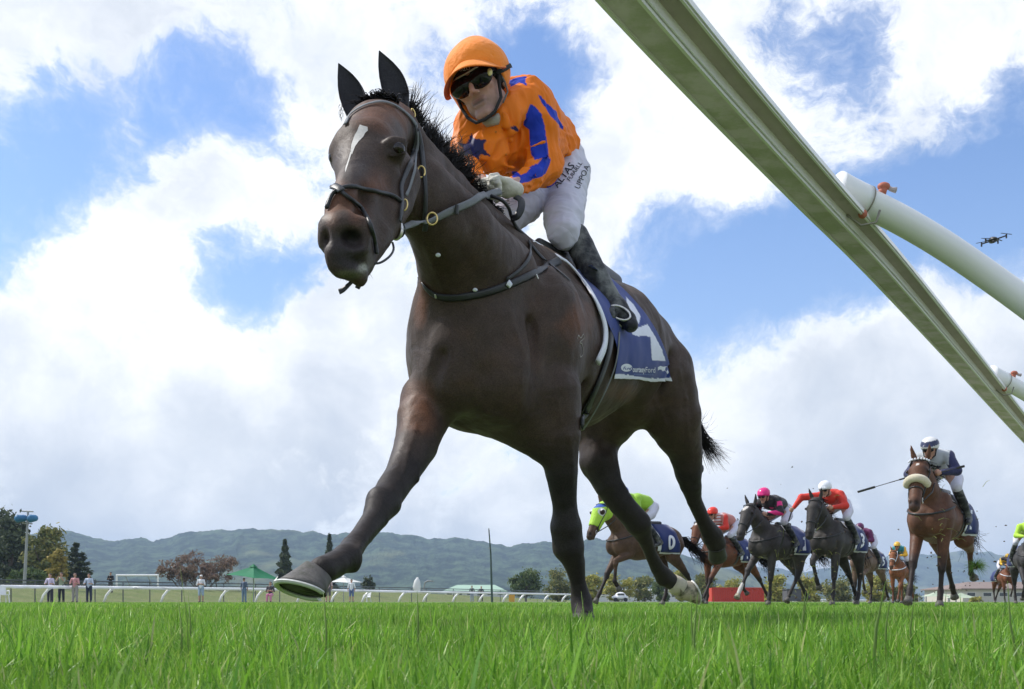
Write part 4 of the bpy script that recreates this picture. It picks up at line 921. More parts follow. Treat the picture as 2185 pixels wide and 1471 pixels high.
B2 = Body(.007); B2.chain([hp(1062, 490, 4.05, 24), hp(1080, 560, 4.3, 25), hp(1120, 640, 4.5, 17), hp(1105, 655, 4.4, 15)], k=.02); B2.build('boot', BOOT, JR)
strap('stirrup_leather', [(1262, 600, 4.02), (1296, 650, 3.97), (1322, 668, 3.90)], 9, TH, LEATHER, HR)
ring_on('stirrup', 1322, 668, 24, 13, 3.90, STEEL, HR, .005, rot=.45)
b = MB(); b.tube([P(1303, 684, 3.92), P(1338, 704, 3.94)], .008, 8, flat=(Vector((0, 0, 1)), .5)); b.build('stirrup_tread', STEEL, HR, True)
TL = bvh(lg)
text_px('ALTAS', (1190, 402), (.62, -.80), 21, TL, .004, BLACKPRINT, JR, bold=.01)
text_px('FUIARLL', (1216, 388), (.56, -.82), 13, TL, .004, BLACKPRINT, JR)
text_px('UPPOA', (1236, 405), (.42, -.9), 17, TL, .004, BLACKPRINT, JR)
TS = bvh(bpy.data.objects['breeches'])
text_px('FIN', (1088, 436), (-.1, -1), 15, TS, .004, BLACKPRINT, JR)

# gloved hands closed on the reins
def glove(c, along, palmdir, up, s, name='glove'):
    """fist: along = from wrist to knuckles, up = thumb side, palmdir = where the fingers curl"""
    c, a, p, u = [np.array(q, float) for q in (c, along, palmdir, up)]; a /= np.linalg.norm(a); u /= np.linalg.norm(u); p /= np.linalg.norm(p)
    Bg = Body(.0032); L = lambda x, y, z: c+s*(a*x+p*y+u*z)
    Bg.cone(L(-.055, 0, 0), L(-.02, 0, 0), .028*s, .030*s, .012); Bg.cone(L(-.015, 0, -.022), L(.025, 0, -.024), .020*s, .018*s, .015); Bg.cone(L(-.015, 0, .012), L(.028, 0, .014), .022*s, .019*s, .015)
    for k, (z, l) in enumerate(((.028, .9), (.009, 1.0), (-.010, .95), (-.028, .8))):
        Bg.chain([(L(.03, -.004, z), .0115*s), (L(.052*l+.004, .010, z), .0108*s), (L(.048*l, .034, z), .0102*s), (L(.022, .040, z), .0095*s)], k=.003)
    Bg.chain([(L(-.01, .012, .026), .015*s), (L(.020, .026, .040), .0118*s), (L(.042, .036, .034), .0105*s)], k=.006)
    return Bg.build(name, GLOVE, JR)
glove(P(1074, 397, 3.52), (-.85, -.35, .10), (-.15, -.5, -.85), (.12, -.65, .75), .90)
glove(P(1043, 398, 3.52), (.5, -.5, -.1), (.3, -.3, -.9), (-.1, -.5, .85), .86)
# ================================================================ rails, fence and other fixtures
WHITEP = mat('white_painted_rail', (.82, .82, .82), rough=.38, var=.05, scale=8, spec=.45, coat=.15, dirt=((.5, .52, .45), .15, 2.2))
POSTM = mat('white_post', (.76, .78, .78), rough=.35, var=.05, scale=6, coat=.2, dirt=((.60, .62, .54), .25, 5.0))
ALGAE = mat('green_stained_underside', (.76, .66, .80), rough=.7, var=.12, scale=30, dirt=((.52, .50, .46), .50, 9.0), bump=.15, bscale=120)
BEIGE = mat('dusty_channel', (.46, .40, .40), rough=.8, var=.2, scale=20, dirt=((.2, .18, .14), .3, 9.))
TERRA = mat('terracotta_plug', (.42, .13, .08), rough=.6, var=.2)
REDEDGE = mat('faded_red_edge', (.45, .10, .09), rough=.6, var=.3, scale=20)
WIRE = mat('dull_wire', (.25, .24, .2), rough=.5, metal=.6)
Hr = 1.10
def rail_pt(px, py, z): D = (z-CH)*F/(HY-py); return Vector(P(px, py, D))
LE = [(1180, -110), (1275, 0), (1418, 152), (1560, 298), (1705, 443), (1852, 588), (2018, 765), (2185, 945), (2290, 1050)]
ctr = [rail_pt(x, y, Hr) for x, y in LE]; ctr = [ctr[0]+(ctr[0]-ctr[1])*3.0, ctr[0]+(ctr[0]-ctr[1])*1.2]+ctr; ctr += [ctr[-1]+(ctr[-1]-ctr[-2]).normalized()*q for q in (6, 16)]
ctr = [Vector(q) for q in smooth_path(ctr, 6)]
RAIL = root('running_rail', tuple(ctr[20]-Vector((0, 0, Hr))), 'white running rail with green stained underside crossing overhead at upper right', 'rail')
def profile(name, prof, m, parent, a=0, bq=None):
    """sweep a closed (across, up) outline along the near rail"""
    V = []; path = ctr[a:bq]; n = len(prof); fs = []
    for i, p in enumerate(path):
        d = path[min(i+1, len(path)-1)]-path[max(i-1, 0)]; d.z = 0; d.normalize(); r = Vector((d.y, -d.x, 0))
        V += [p+r*u*.80+Vector((0, 0, v*.9)) for u, v in prof]
    for i in range(len(path)-1):
        for j in range(n): fs.append((i*n+j, i*n+(j+1) % n, (i+1)*n+(j+1) % n, (i+1)*n+j))
    b = MB(); b.put(V, fs+[tuple(range(n-1, -1, -1)), tuple((len(path)-1)*n+j for j in range(n))]); return b.build(name, m, parent)
profile('rail_underside', [(.004, .004), (.086, -.006), (.086, .012), (.004, .022)], ALGAE, RAIL)
profile('rail_lip', [(-.004, -.002), (.004, -.002), (.004, .034), (-.004, .034)], WHITEP, RAIL)
profile('red_edge', [(-.007, .004), (-.0045, .004), (-.0045, .034), (-.007, .034)], REDEDGE, RAIL, 0, 34)
profile('rail_lip', [(.085, -.020), (.0925, -.020), (.0925, .03), (.085, .03)], WHITEP, RAIL)
profile('rail_lip', [(.0945, -.012), (.0985, -.012), (.0985, .03), (.0945, .03)], WHITEP, RAIL)
profile('rail_channel', [(.0985, .010), (.140, .012), (.140, .022), (.0985, .022)], BEIGE, RAIL)
profile('rail_lip', [(.140, .006), (.146, .006), (.146, .022), (.140, .022)], WHITEP, RAIL)
profile('rail_lip', [(.1475, .010), (.151, .010), (.151, .022), (.1475, .022)], WHITEP, RAIL)
profile('rail_top', [(-.004, .034), (.03, .050), (.085, .050), (.100, .034), (.09, .026), (.01, .026)], WHITEP, RAIL)
def near_post(jx, jy, out, mid, label=''):
    j = PV(*mid[0]); mid = mid[1:]; o_ = Vector(out).normalized()
    R_ = root('rail_post', (j.x+o_.x*.8, j.y+o_.y*.8, 0), label, 'post', 'curved posts of the near rail')
    pts = [j]+[PV(*q) for q in mid]; e = pts[-1]; d_ = (pts[-1]-pts[-2]); d_.z = 0; d_.normalize(); pts += [e+d_*.12+Vector((0, 0, -.30)), Vector((e.x+d_.x*.15, e.y+d_.y*.15, 0))]
    b = MB(); sp = smooth_path(pts, 10); b.tube(sp, [.0375]*len(sp), 28); b.build('post_tube', POSTM, R_, True)
    b = MB(); sp2 = [sp[0]-(sp[1]-sp[0])*.35]+sp[0:6]; b.tube(sp2, [.0455, .0455, .0440, .0432, .0428, .0424, .0424][:len(sp2)], 28); b.build('socket_collar', POSTM, R_, True)
    b = MB(); b.tube([Vector(sp[5]), Vector(sp[5])+(Vector(sp[6])-Vector(sp[5])).normalized()*.004], [.0430, .0430], 28); b.build('collar_seam', WIRE, R_, True)
    top = Vector(sp[8]); b = MB(); b.tube([top+Vector((.0, -.01, .034)), top+Vector((.004, -.012, .052))], [.011, .011], 10); b.ball(top+Vector((.005, -.012, .056)), (.017, .013, .011), 12, 8); b.build('terracotta_plug', TERRA, R_, True)
    b = MB(); b.tube([top+Vector((.012, -.012, .056)), top+Vector((.026, -.012, .048)), top+Vector((.038, -.012, .046))], [.005, .006, .008], 6); b.build('rope_end', BEIGE, R_, True)
    u = Vector(sp[4])+Vector((0.0, -.03, -.050)); b = MB(); b.ball(u, .012, 10, 8); b.build('terracotta_plug', TERRA, R_, True)
    b = MB(); b.tube([u+Vector((-.05, 0, .03)), u+Vector((-.04, 0, -.004)), u+Vector((-.005, 0, -.030)), u+Vector((.035, 0, -.022)), u+Vector((.045, 0, .01))], .003, 6); b.build('wire_loop', WIRE, R_, True)
    k = Vector(sp[0])+Vector((-.03, -.005, .0)); b = MB(); b.ball(k, (.014, .006, .018), 12, 8); b.build('terracotta_plug', TERRA, R_, True)
near_post(1782, 418, (.78, -.34, 0), [(1786, 404, 2.70), (1900, 458, 2.75), (2000, 515, 2.79), (2100, 582, 2.82), (2210, 662, 2.81), (2320, 748, 2.79)], label='nearest curved white post, fixed to the rail at a collar with terracotta plugs')
near_post(2118, 812, (.84, -.40, 0), [(2114, 800, 4.92), (2170, 828, 4.98), (2220, 858, 5.0), (2280, 900, 4.9), (2340, 960, 4.8)], label='further curved white post of the near rail, at the right edge below the first')

def edge_at(px):
    """ground point of the far rail line seen at that picture column"""
    best = None
    for (a, b) in zip(EDGE[:-1], EDGE[1:]):
        for k in range(40):
            t_ = k/40; x, y = lerp(a[0], b[0], t_), lerp(a[1], b[1], t_); e = abs(CX+x*F/y-px)
            if best is None or e < best[0]: best = (e, x, y)
    return Vector((best[1], best[2], 0))
EDG = [Vector(q) for q in smooth_path([(a, b, 0) for a, b in EDGE], 10)]
FR = root('running_rail', tuple(edge_at(300)), 'long white running rail on slanted posts across the far side of the track', 'rail')
b = MB(); pts = [edge_at(px) for px in list(range(-160, 1352, 12))]; b.tube([p+Vector((0, 0, .95)) for p in pts], .105, 10); b.build('rail_tube', WHITEP, FR, True)
for px in (-12, 113, 238, 365, 483, 570, 641, 726, 799, 864, 927, 984, 1033, 1083, 1127, 1171, 1211, 1249, 1283, 1312, 1337):
    p = edge_at(px); w_ = .55*(p.y/60)**.5; b = MB()
    b.tube([p+Vector((0, 0, .93)), p+Vector((-w_*.35, -.1, .78)), p+Vector((-w_*.75, -.2, .45)), p+Vector((-w_, -.25, 0))], [.075*(p.y/60)**.5]*4, 7); b.build('rail_leg', WHITEP, FR, True)
FR2 = root('running_rail', (float(P(1600, 0, 260)[0]), 260, 0), 'low distant white rail in front of the red container', 'rail')
b = MB(); b.tube([PV(1360, 1279, 235), PV(1500, 1279.5, 250), PV(1700, 1280, 262), PV(1905, 1282, 300)], .22, 8); b.build('rail_tube', WHITEP, FR2, True)
for px in range(1372, 1900, 23):
    D = 235+(px-1360)*.11; p = PV(px, 1280, D); b = MB(); b.tube([p, p+Vector((-.6, 0, -.25)), Vector((p.x-1.1, D, 0))], .11, 5); b.build('rail_leg', WHITEP, FR2)
# chain link fence with top rails
STEELG = mat('dark_galvanised_pipe', (.10, .11, .12), rough=.5, metal=.3, var=.2)
NETM = bpy.data.materials.new('chain_link_net'); NETM.use_nodes = True; t = NT(NETM.node_tree); t.n.clear()
d_ = t.add('ShaderNodeBsdfDiffuse', {0: (.28, .30, .31, 1)}); tr_ = t.add('ShaderNodeBsdfTransparent'); co = t.add('ShaderNodeTexCoord').outputs['Object']
mx = t.add('ShaderNodeMixShader', {0: t.ramp(t.noise(co, 4., 3, .6), .3, .7, .10, .22), 1: tr_.outputs[0], 2: d_.outputs[0]}); t.l.new(mx.outputs[0], t.add('ShaderNodeOutputMaterial').inputs[0])
def off(p, s_): return Vector((p.x-.942*s_, p.y+.335*s_, 0))
FE = root('wire_fence', tuple(off(edge_at(200), 4)), 'dark pipe and wire netting fence behind the far white rail', 'fence')
cols = list(range(-200, 1250, 10)); base = [off(edge_at(px), 4.5) for px in cols]
for z, r in ((1.42, .045), (1.20, .03)): b = MB(); b.tube([p+Vector((0, 0, z)) for p in base], r, 6); b.build('fence_pipe', STEELG, FE)
b = MB(); vs = []; fs = []
for i, p in enumerate(base): vs += [p+Vector((0, 0, .02)), p+Vector((0, 0, 1.36))]
for i in range(len(base)-1): fs.append((2*i, 2*i+2, 2*i+3, 2*i+1))
b.put(vs, fs); b.build('wire_netting', NETM, FE)
for px in (-60, 44, 140, 190, 225, 300, 324, 374, 438, 502, 542, 590, 617, 660, 712, 762, 810, 850, 900, 960, 1000, 1048, 1095, 1140, 1190, 1236):
    p = off(edge_at(px), 4.5); b = MB(); b.tube([p, p+Vector((0, 0, 1.42))], .04, 6); b.build('fence_post', STEELG, FE)
p = off(edge_at(296), 4.5); b = MB(); b.tube([p+Vector((0, 0, 1.2)), p+Vector((-.5, -.2, .0))], .03, 6); b.build('fence_brace', STEELG, FE)
def gz(x, y): return float(bank(np.array(x), np.array(y)))
def G(px, D): x = (px-CX)*D/F; return Vector((x, D, gz(x, D)))
# floodlight pole with blue wrapped lamps
GALV = mat('galvanised_steel', (.30, .31, .31), rough=.55, metal=.2, var=.15); TARP = mat('blue_tarpaulin', (.03, .16, .32), rough=.5, var=.3, scale=2, bump=.8, bscale=5)
g0 = G(52, 92); LP = root('floodlight_pole', tuple(g0), 'tall grey floodlight pole with two lamps wrapped in blue', 'light pole')
b = MB(); b.tube([g0, PV(60, 1092, 92)], [.16, .09], 8); b.build('pole', GALV, LP)
b = MB(); b.tube([PV(47, 1091, 92), PV(71, 1092, 92)], .07, 6); b.build('crossbar', GALV, LP)
b = MB(); b.tube([PV(48, 1117, 92), PV(69, 1118, 92)], .06, 6); b.tube([PV(50, 1117, 92), PV(48, 1108, 92)], .05, 6); b.build('crossbar', GALV, LP)
for (x0, x1) in ((34, 56), (61, 79)):
    q = Body(.06); q.cone(PV(x0+5, 1107, 91.6), PV(x1-5, 1106, 91.9), .34, .30, .1); q.ell(PV(x0+4, 1107, 91.6), (.12, .34, .36), .1); q.build('wrapped_lamp', TARP, LP)
# tall thin pole, goal, umbrellas, gazebo, lamp, chairs
g0 = G(1050, 96); TPo = root('flag_pole', tuple(g0), 'tall thin dark green pole standing alone before the hills', 'pole')
b = MB(); b.tube([g0, PV(1047, 1180, 96), PV(1043, 1128, 96)], [.11, .08, .05], 7); b.build('pole', mat('dark_green_paint', (.03, .06, .045), rough=.5), TPo)
b = MB(); b.tube([PV(1042, 1170, 96), PV(1048, 1171, 96)], .05, 6); b.build('bracket', GALV, TPo)
g0 = G(249, 104); GO = root('goal_frame', tuple(g0), 'white football goal frame behind the spectators', 'goal'); zt = PV(249, 1228, 104).z; g1 = G(337, 104)
for nm, q in (('goal_post', [g0, Vector((g0.x, 104, zt))]), ('goal_post', [g1, Vector((g1.x, 104, zt))]), ('crossbar', [Vector((g0.x-.06, 104, zt)), Vector((g1.x+.06, 104, zt))])):
    b = MB(); b.tube(q, .10, 8); b.build(nm, WHITEP, GO)
for x_ in (0.0, .55):
    b = MB(); xx = lerp(g0.x, g1.x, .18+x_); b.tube([Vector((xx, 104.3, zt)), Vector((xx, 105.8, gz(xx, 105.8)))], .04, 5); b.build('net_support', GALV, GO)
CANV = mat('green_canvas', (.02, .20, .09), rough=.7, var=.12, scale=3, trans=.25); WCANV = mat('white_canvas', (.74, .75, .74), rough=.8, var=.05, trans=.2)
def umbrella(px0, px1, ye, yt, D, pole_px, m, label, cat='umbrella', tilt=0):
    """square market umbrella with four sagging panels"""
    R_ = root('market_umbrella', tuple(G(pole_px, D)), label, cat); w_ = (px1-px0)/2*D/F; cx = (px0+px1)/2; c = PV(cx, ye, D); top = PV(pole_px, yt, D); n = 8
    cs_ = [c+Vector((-w_*1.0, -w_*.3, tilt*w_)), c+Vector((w_*.25, -w_*1.0, -w_*.04)), c+Vector((w_, w_*.3, -tilt*w_)), c+Vector((-w_*.25, w_, w_*.04))]
    for i in range(4):
        b = MB(); a, q = cs_[i], cs_[(i+1) % 4]; vs = []; fs = []
        for r in range(n+1):
            for s_ in range(n+1):
                e = a.lerp(q, s_/n); e = e+Vector((0, 0, .10*w_*(1-abs(2*s_/n-1))**.7*(r/n)*.3)); p = top.lerp(e, r/n); vs.append(p-Vector((0, 0, .05*w_*math.sin(r/n*math.pi)*(1-abs(2*s_/n-1)))))
        for r in range(n):
            for s_ in range(n): k = r*(n+1)+s_; fs.append((k, k+1, k+n+2, k+n+1))
        b.put(vs, fs); b.build('canopy_panel', m, R_, True)
    b = MB(); b.tube([G(pole_px, D), top+Vector((0, 0, .05))], .035, 8); b.build('pole', GALV, R_)
    b = MB(); b.put([top+Vector((0, 0, .14))]+[top.lerp(e, .16)+Vector((0, 0, .05)) for e in cs_], [(0, i+1, (i+1) % 4+1) for i in range(4)]); b.build('vent_cap', m, R_)
umbrella(486, 597, 1233, 1208, 66, 541, CANV, 'large green market umbrella, open, above two spectators', tilt=.10)
umbrella(706, 772, 1243, 1231, 90, 733, WCANV, 'white open canopy left of the small dark tree', tilt=.0)
g0 = G(890, 96); CU = root('market_umbrella', tuple(g0), 'tall white umbrella folded shut, beside a street lamp', 'umbrella')
b = MB(); sp = [(890, 1266, 0.05), (890, 1262, .30), (889, 1252, .38), (890, 1240, .28), (891, 1232, .06)]; b.tube([PV(x, y, 96) for x, y, r in sp], [r for x, y, r in sp], 9); b.build('folded_canopy', WCANV, CU, True)
b = MB(); b.tube([g0, PV(890, 1262, 96)], .04, 6); b.build('pole', GALV, CU)
g0 = G(903, 170); SL = root('street_lamp', tuple(g0), 'small grey street lamp with curved neck right of the folded umbrella', 'street lamp')
b = MB(); b.tube([g0, PV(905, 1252, 170), PV(907, 1243, 170), PV(913, 1240, 170), PV(920, 1240, 170)], .14, 6); b.build('lamp_post', GALV, SL); b = MB(); b.box(PV(920, 1240.5, 170), (.8, .4, .22)); b.build('lamp_head', GALV, SL)
PLAST = mat('white_plastic', (.75, .76, .76), rough=.4, var=.04)
def chair(px, D, rz, label):
    g = G(px, D); R_ = root('plastic_chair', tuple(g), label, 'chair', 'white plastic chairs'); M = Matrix.Rotation(rz, 3, 'Z'); q = lambda x, y, z: g+M @ Vector((x, y, z))
    b = MB(); b.box(q(0, 0, .42), (.46, .46, .04), M); b.build('seat', PLAST, R_); b = MB(); b.box(q(0, .24, .66), (.46, .04, .46), M @ Matrix.Rotation(-.2, 3, 'X')); b.build('backrest', PLAST, R_)
    for sx in (-1, 1):
        for sy in (-1, 1): b = MB(); b.tube([q(sx*.2, sy*.2, .42), q(sx*.24, sy*.25, 0)], .028, 6); b.build('leg', PLAST, R_)
        b = MB(); b.tube([q(sx*.24, .24, .62), q(sx*.25, -.18, .62), q(sx*.24, -.22, .42)], .025, 6); b.build('armrest', PLAST, R_)
chair(6, 52, .8, 'white plastic chair cut off by the left edge'); chair(783, 88, -.7, 'white plastic chair on the lawn left of the folded umbrella')
g = G(1092, 118); BN = root('wheelie_bin', tuple(g), 'small orange yellow bin behind the far white rail', 'bin'); YB = mat('orange_plastic', (.62, .33, .05), rough=.5)
b = MB(); b.box(g+Vector((0, 0, .42)), (.62, .6, .84), taper=1.15); b.build('bin_body', YB, BN); b = MB(); b.box(g+Vector((0, 0, .90)), (.74, .72, .08)); b.build('lid', YB, BN)

# ---------------------------------------------------------------- buildings
PALE = mat('white_weatherboard', (.68, .69, .68), rough=.7, var=.06, scale=2); GREENROOF = mat('pale_green_roof', (.30, .44, .34), rough=.6, var=.1, scale=1, stretch=(.2, 4, 4))
DARKGL = mat('dark_window', (.04, .05, .06), rough=.15, spec=.7); BROOF = mat('brown_tiled_roof', (.22, .17, .15), rough=.8, var=.15, scale=3, bump=.4, bscale=6); CREAMW = mat('cream_wall', (.55, .52, .45), rough=.8, var=.06)
def house(px0, px1, D, eave_y, ridge_y, depth, wall, roof, label, nwin=5, hip=.2, name='building', over=.5, wh=(.55, .3), door=False):
    x0, x1 = (px0-CX)*D/F, (px1-CX)*D/F; ze = PV(0, eave_y, D).z; zr = PV(0, ridge_y, D).z; gz_ = min(gz(x0, D), gz(x1, D)); R_ = root(name, ((x0+x1)/2, D, gz_), label, 'building'); cx = (x0+x1)/2; w_ = x1-x0
    b = MB(); b.box((cx, D+depth/2, (ze+gz_)/2), (w_, depth, ze-gz_)); b.build('wall', wall, R_)
    e0, e1, f0, f1 = x0-over, x1+over, D-over, D+depth+over; m0, m1 = lerp(x0, x1, hip), lerp(x1, x0, hip); ym = D+depth/2
    b = MB(); b.put([(e0, f0, ze), (e1, f0, ze), (e1, f1, ze), (e0, f1, ze), (m0, ym, zr), (m1, ym, zr), (e0, f0, ze-.15), (e1, f0, ze-.15), (e1, f1, ze-.15), (e0, f1, ze-.15)], [(0, 1, 5, 4), (2, 3, 4, 5), (1, 2, 5), (3, 0, 4), (6, 7, 1, 0), (7, 8, 2, 1), (8, 9, 3, 2), (9, 6, 0, 3), (9, 8, 7, 6)]); b.build('roof', roof, R_)
    for i in range(nwin):
        xx = lerp(x0, x1, (i+.5)/nwin); hz = (ze-gz_)
        b = MB(); b.box((xx, D-.02, gz_+hz*wh[0]), (w_/nwin*.55, .06, hz*wh[1])); o = b.build('window', PALE, R_)
        b = MB(); b.box((xx, D-.06, gz_+hz*wh[0]), (w_/nwin*.48, .03, hz*wh[1]*.82)); pn = b.build('pane', DARKGL, R_); pn.parent = o; bpy.context.view_layer.update(); pn.matrix_parent_inverse = o.matrix_world.inverted()
    return R_
house(948, 1078, 210, 1262, 1247, 16, PALE, GREENROOF, 'low building with a wide pale green roof behind two men at the rail', 6, .18)
house(820, 900, 230, 1266, 1262, 12, mat('pinkish_wall', (.5, .42, .38), rough=.8), BEIGE, 'small low pinkish building behind the folded white umbrella', 3)
house(1235, 1520, 190, 1260, 1256, 14, PALE, mat('grey_roof', (.4, .42, .42), rough=.6), 'long low white building behind the row of yellow green trees', 9, .03)
house(2055, 2330, 150, 1256, 1240, 14, CREAMW, BROOF, 'cream house with a brown roof at the right edge', 8, .2)
house(2030, 2060, 160, 1264, 1257, 8, CREAMW, BROOF, 'small cream outbuilding left of the brown roofed house', 2)
def marquee(px0, px1, D, ye, yt, label):
    x0, x1 = (px0-CX)*D/F, (px1-CX)*D/F; ze = PV(0, ye, D).z; zt = PV(0, yt, D).z; R_ = root('marquee', ((x0+x1)/2, D, 0), label, 'tent'); y0, y1 = D, D+(x1-x0)*.6; c = ((x0+x1)/2, (y0+y1)/2, zt)
    b = MB(); n = 6; vs = []; cor = [(x0, y0, ze), (x1, y0, ze), (x1, y1, ze), (x0, y1, ze)]
    for i in range(4):
        a, q = Vector(cor[i]), Vector(cor[(i+1) % 4])
        for r in range(n+1):
            k = r/n
            for s_ in (0, .5, 1): e = a.lerp(q, s_); p = Vector(c).lerp(e, k); p.z = lerp(ze, zt, (1-k)**1.5); vs.append(p)
    fs = [(i*(n+1)*3+r*3+s_, i*(n+1)*3+r*3+s_+1, i*(n+1)*3+r*3+s_+4, i*(n+1)*3+r*3+s_+3) for i in range(4) for r in range(n) for s_ in (0, 1)]
    b.put(vs, fs); b.build('canopy', mat('pale_green_canvas', (.5, .58, .44), rough=.8, trans=.2), R_, True)
    for q in cor: b = MB(); b.tube([q, (q[0], q[1], 0)], .08, 6); b.build('pole', GALV, R_)
marquee(1976, 2040, 130, 1273, 1261, 'pale green marquee with a peaked top, left of the cream house'); marquee(2026, 2092, 120, 1276, 1265, 'low pale green marquee nearest the cream house')
x0, x1 = (1519-CX)*120/F, (1631-CX)*120/F; zt = PV(0, 1254, 120).z; RC = root('shipping_container', ((x0+x1)/2, 120, 0), 'red ribbed shipping container behind the grey horse', 'container'); REDC = mat('red_container_paint', (.55, .05, .03), rough=.5, var=.12, scale=2)
b = MB(); b.box(((x0+x1)/2, 121.3, zt/2), (x1-x0, 2.4, zt-.1)); b.build('container_body', REDC, RC)
me0 = None
for i in range(26):
    xx = lerp(x0+.15, x1-.15, i/25); b = MB(); b.box((0, 0, 0), (.10, .08, zt-.35))
    if me0 is None: o = b.build('rib', REDC, RC, f=False); me0 = o.data
    else: o = link('rib', me0, None, RC)
    o.location = (xx, 120.06, zt/2); fix(o)
for z in (.08, zt-.06): b = MB(); b.box(((x0+x1)/2, 120.02, z), (x1-x0+.05, .16, .12)); b.build('frame_beam', REDC, RC)
g = G(1695, 110); GB = root('shed', tuple(g), 'small dark grey shed between the two racing horses', 'shed'); b = MB(); b.box(g+Vector((0, 1, .72)), (1.5, 2, 1.2)); b.build('wall', mat('dark_grey_boards', (.09, .09, .10), rough=.8, var=.2), GB); b = MB(); b.box(g+Vector((0, 1, 1.37)), (1.7, 2.2, .08)); b.build('roof', STEELG, GB)
# white car parked by the building
g = G(1323, 150); CR = root('parked_car', tuple(g), 'white car parked behind the far rail, seen between the legs of the leading horse', 'car'); CARP = mat('white_car_paint', (.75, .76, .78), rough=.25, coat=.5)
b = Body(.09); b.ell(g+Vector((0, 0, .62)), (1.25, .85, .38), .1); b.ell(g+Vector((.05, 0, 1.0)), (.75, .72, .42), .2); b.build('body', CARP, CR); b = MB(); b.box(g+Vector((.05, -.70, 1.08)), (1.0, .06, .28)); b.build('window', DARKGL, CR)
for sx in (-.72, .72): b = MB(); b.tube([g+Vector((sx, -.86, .3)), g+Vector((sx, -.70, .3))], .3, 14); b.build('wheel', BLACKCLOTH, CR)

# ---------------------------------------------------------------- trees
BARK = mat('bark', (.13, .10, .08), rough=.9, var=.25, scale=4)
def leafm(name, c1, c2): 
    m = mat(name, c1, rough=.7, var=.35, scale=1.3, trans=.25); t = NT(m.node_tree); bs = t.n['Principled BSDF']; src = bs.inputs['Base Color'].links[0].from_socket
    oi = t.add('ShaderNodeNewGeometry').outputs['Random Per Island']; t.l.new(t.mix(t.ramp(oi, .2, .9), src, c2), bs.inputs['Base Color']); return m
LDARK = leafm('dark_conifer_leaf', (.055, .075, .040), (.10, .125, .06)); LYEL = leafm('autumn_yellow_leaf', (.24, .21, .05), (.40, .30, .06)); LBRN = leafm('bare_brown_twig', (.20, .15, .12), (.27, .17, .11))
LOLV = leafm('olive_leaf', (.13, .16, .055), (.30, .27, .08)); LGRN = leafm('mid_green_leaf', (.08, .125, .045), (.15, .19, .06)); LYG = leafm('yellow_green_leaf', (.28, .30, .07), (.46, .38, .08))
def leaves(pts, size, rnd, flat=0.0, long=1.0):
    n = len(pts); pts = np.asarray(pts, float); rs = np.random.RandomState(rnd.randint(0, 99999)); a = rs.normal(size=(n, 3)); a[:, 2] *= (1-flat); a /= np.linalg.norm(a, axis=1)[:, None]; b_ = rs.normal(size=(n, 3)); b_[:, 2] *= (1-flat); b_ -= (a*b_).sum(1)[:, None]*a; b_ /= np.linalg.norm(b_, axis=1)[:, None]
    sz = size*rs.uniform(.6, 1.35, n)[:, None]; V = np.stack([pts-a*sz*long, pts+b_*sz*.5, pts+a*sz*long, pts-b_*sz*.5], 1).reshape(-1, 3); return V, np.arange(4*n).reshape(-1, 4)
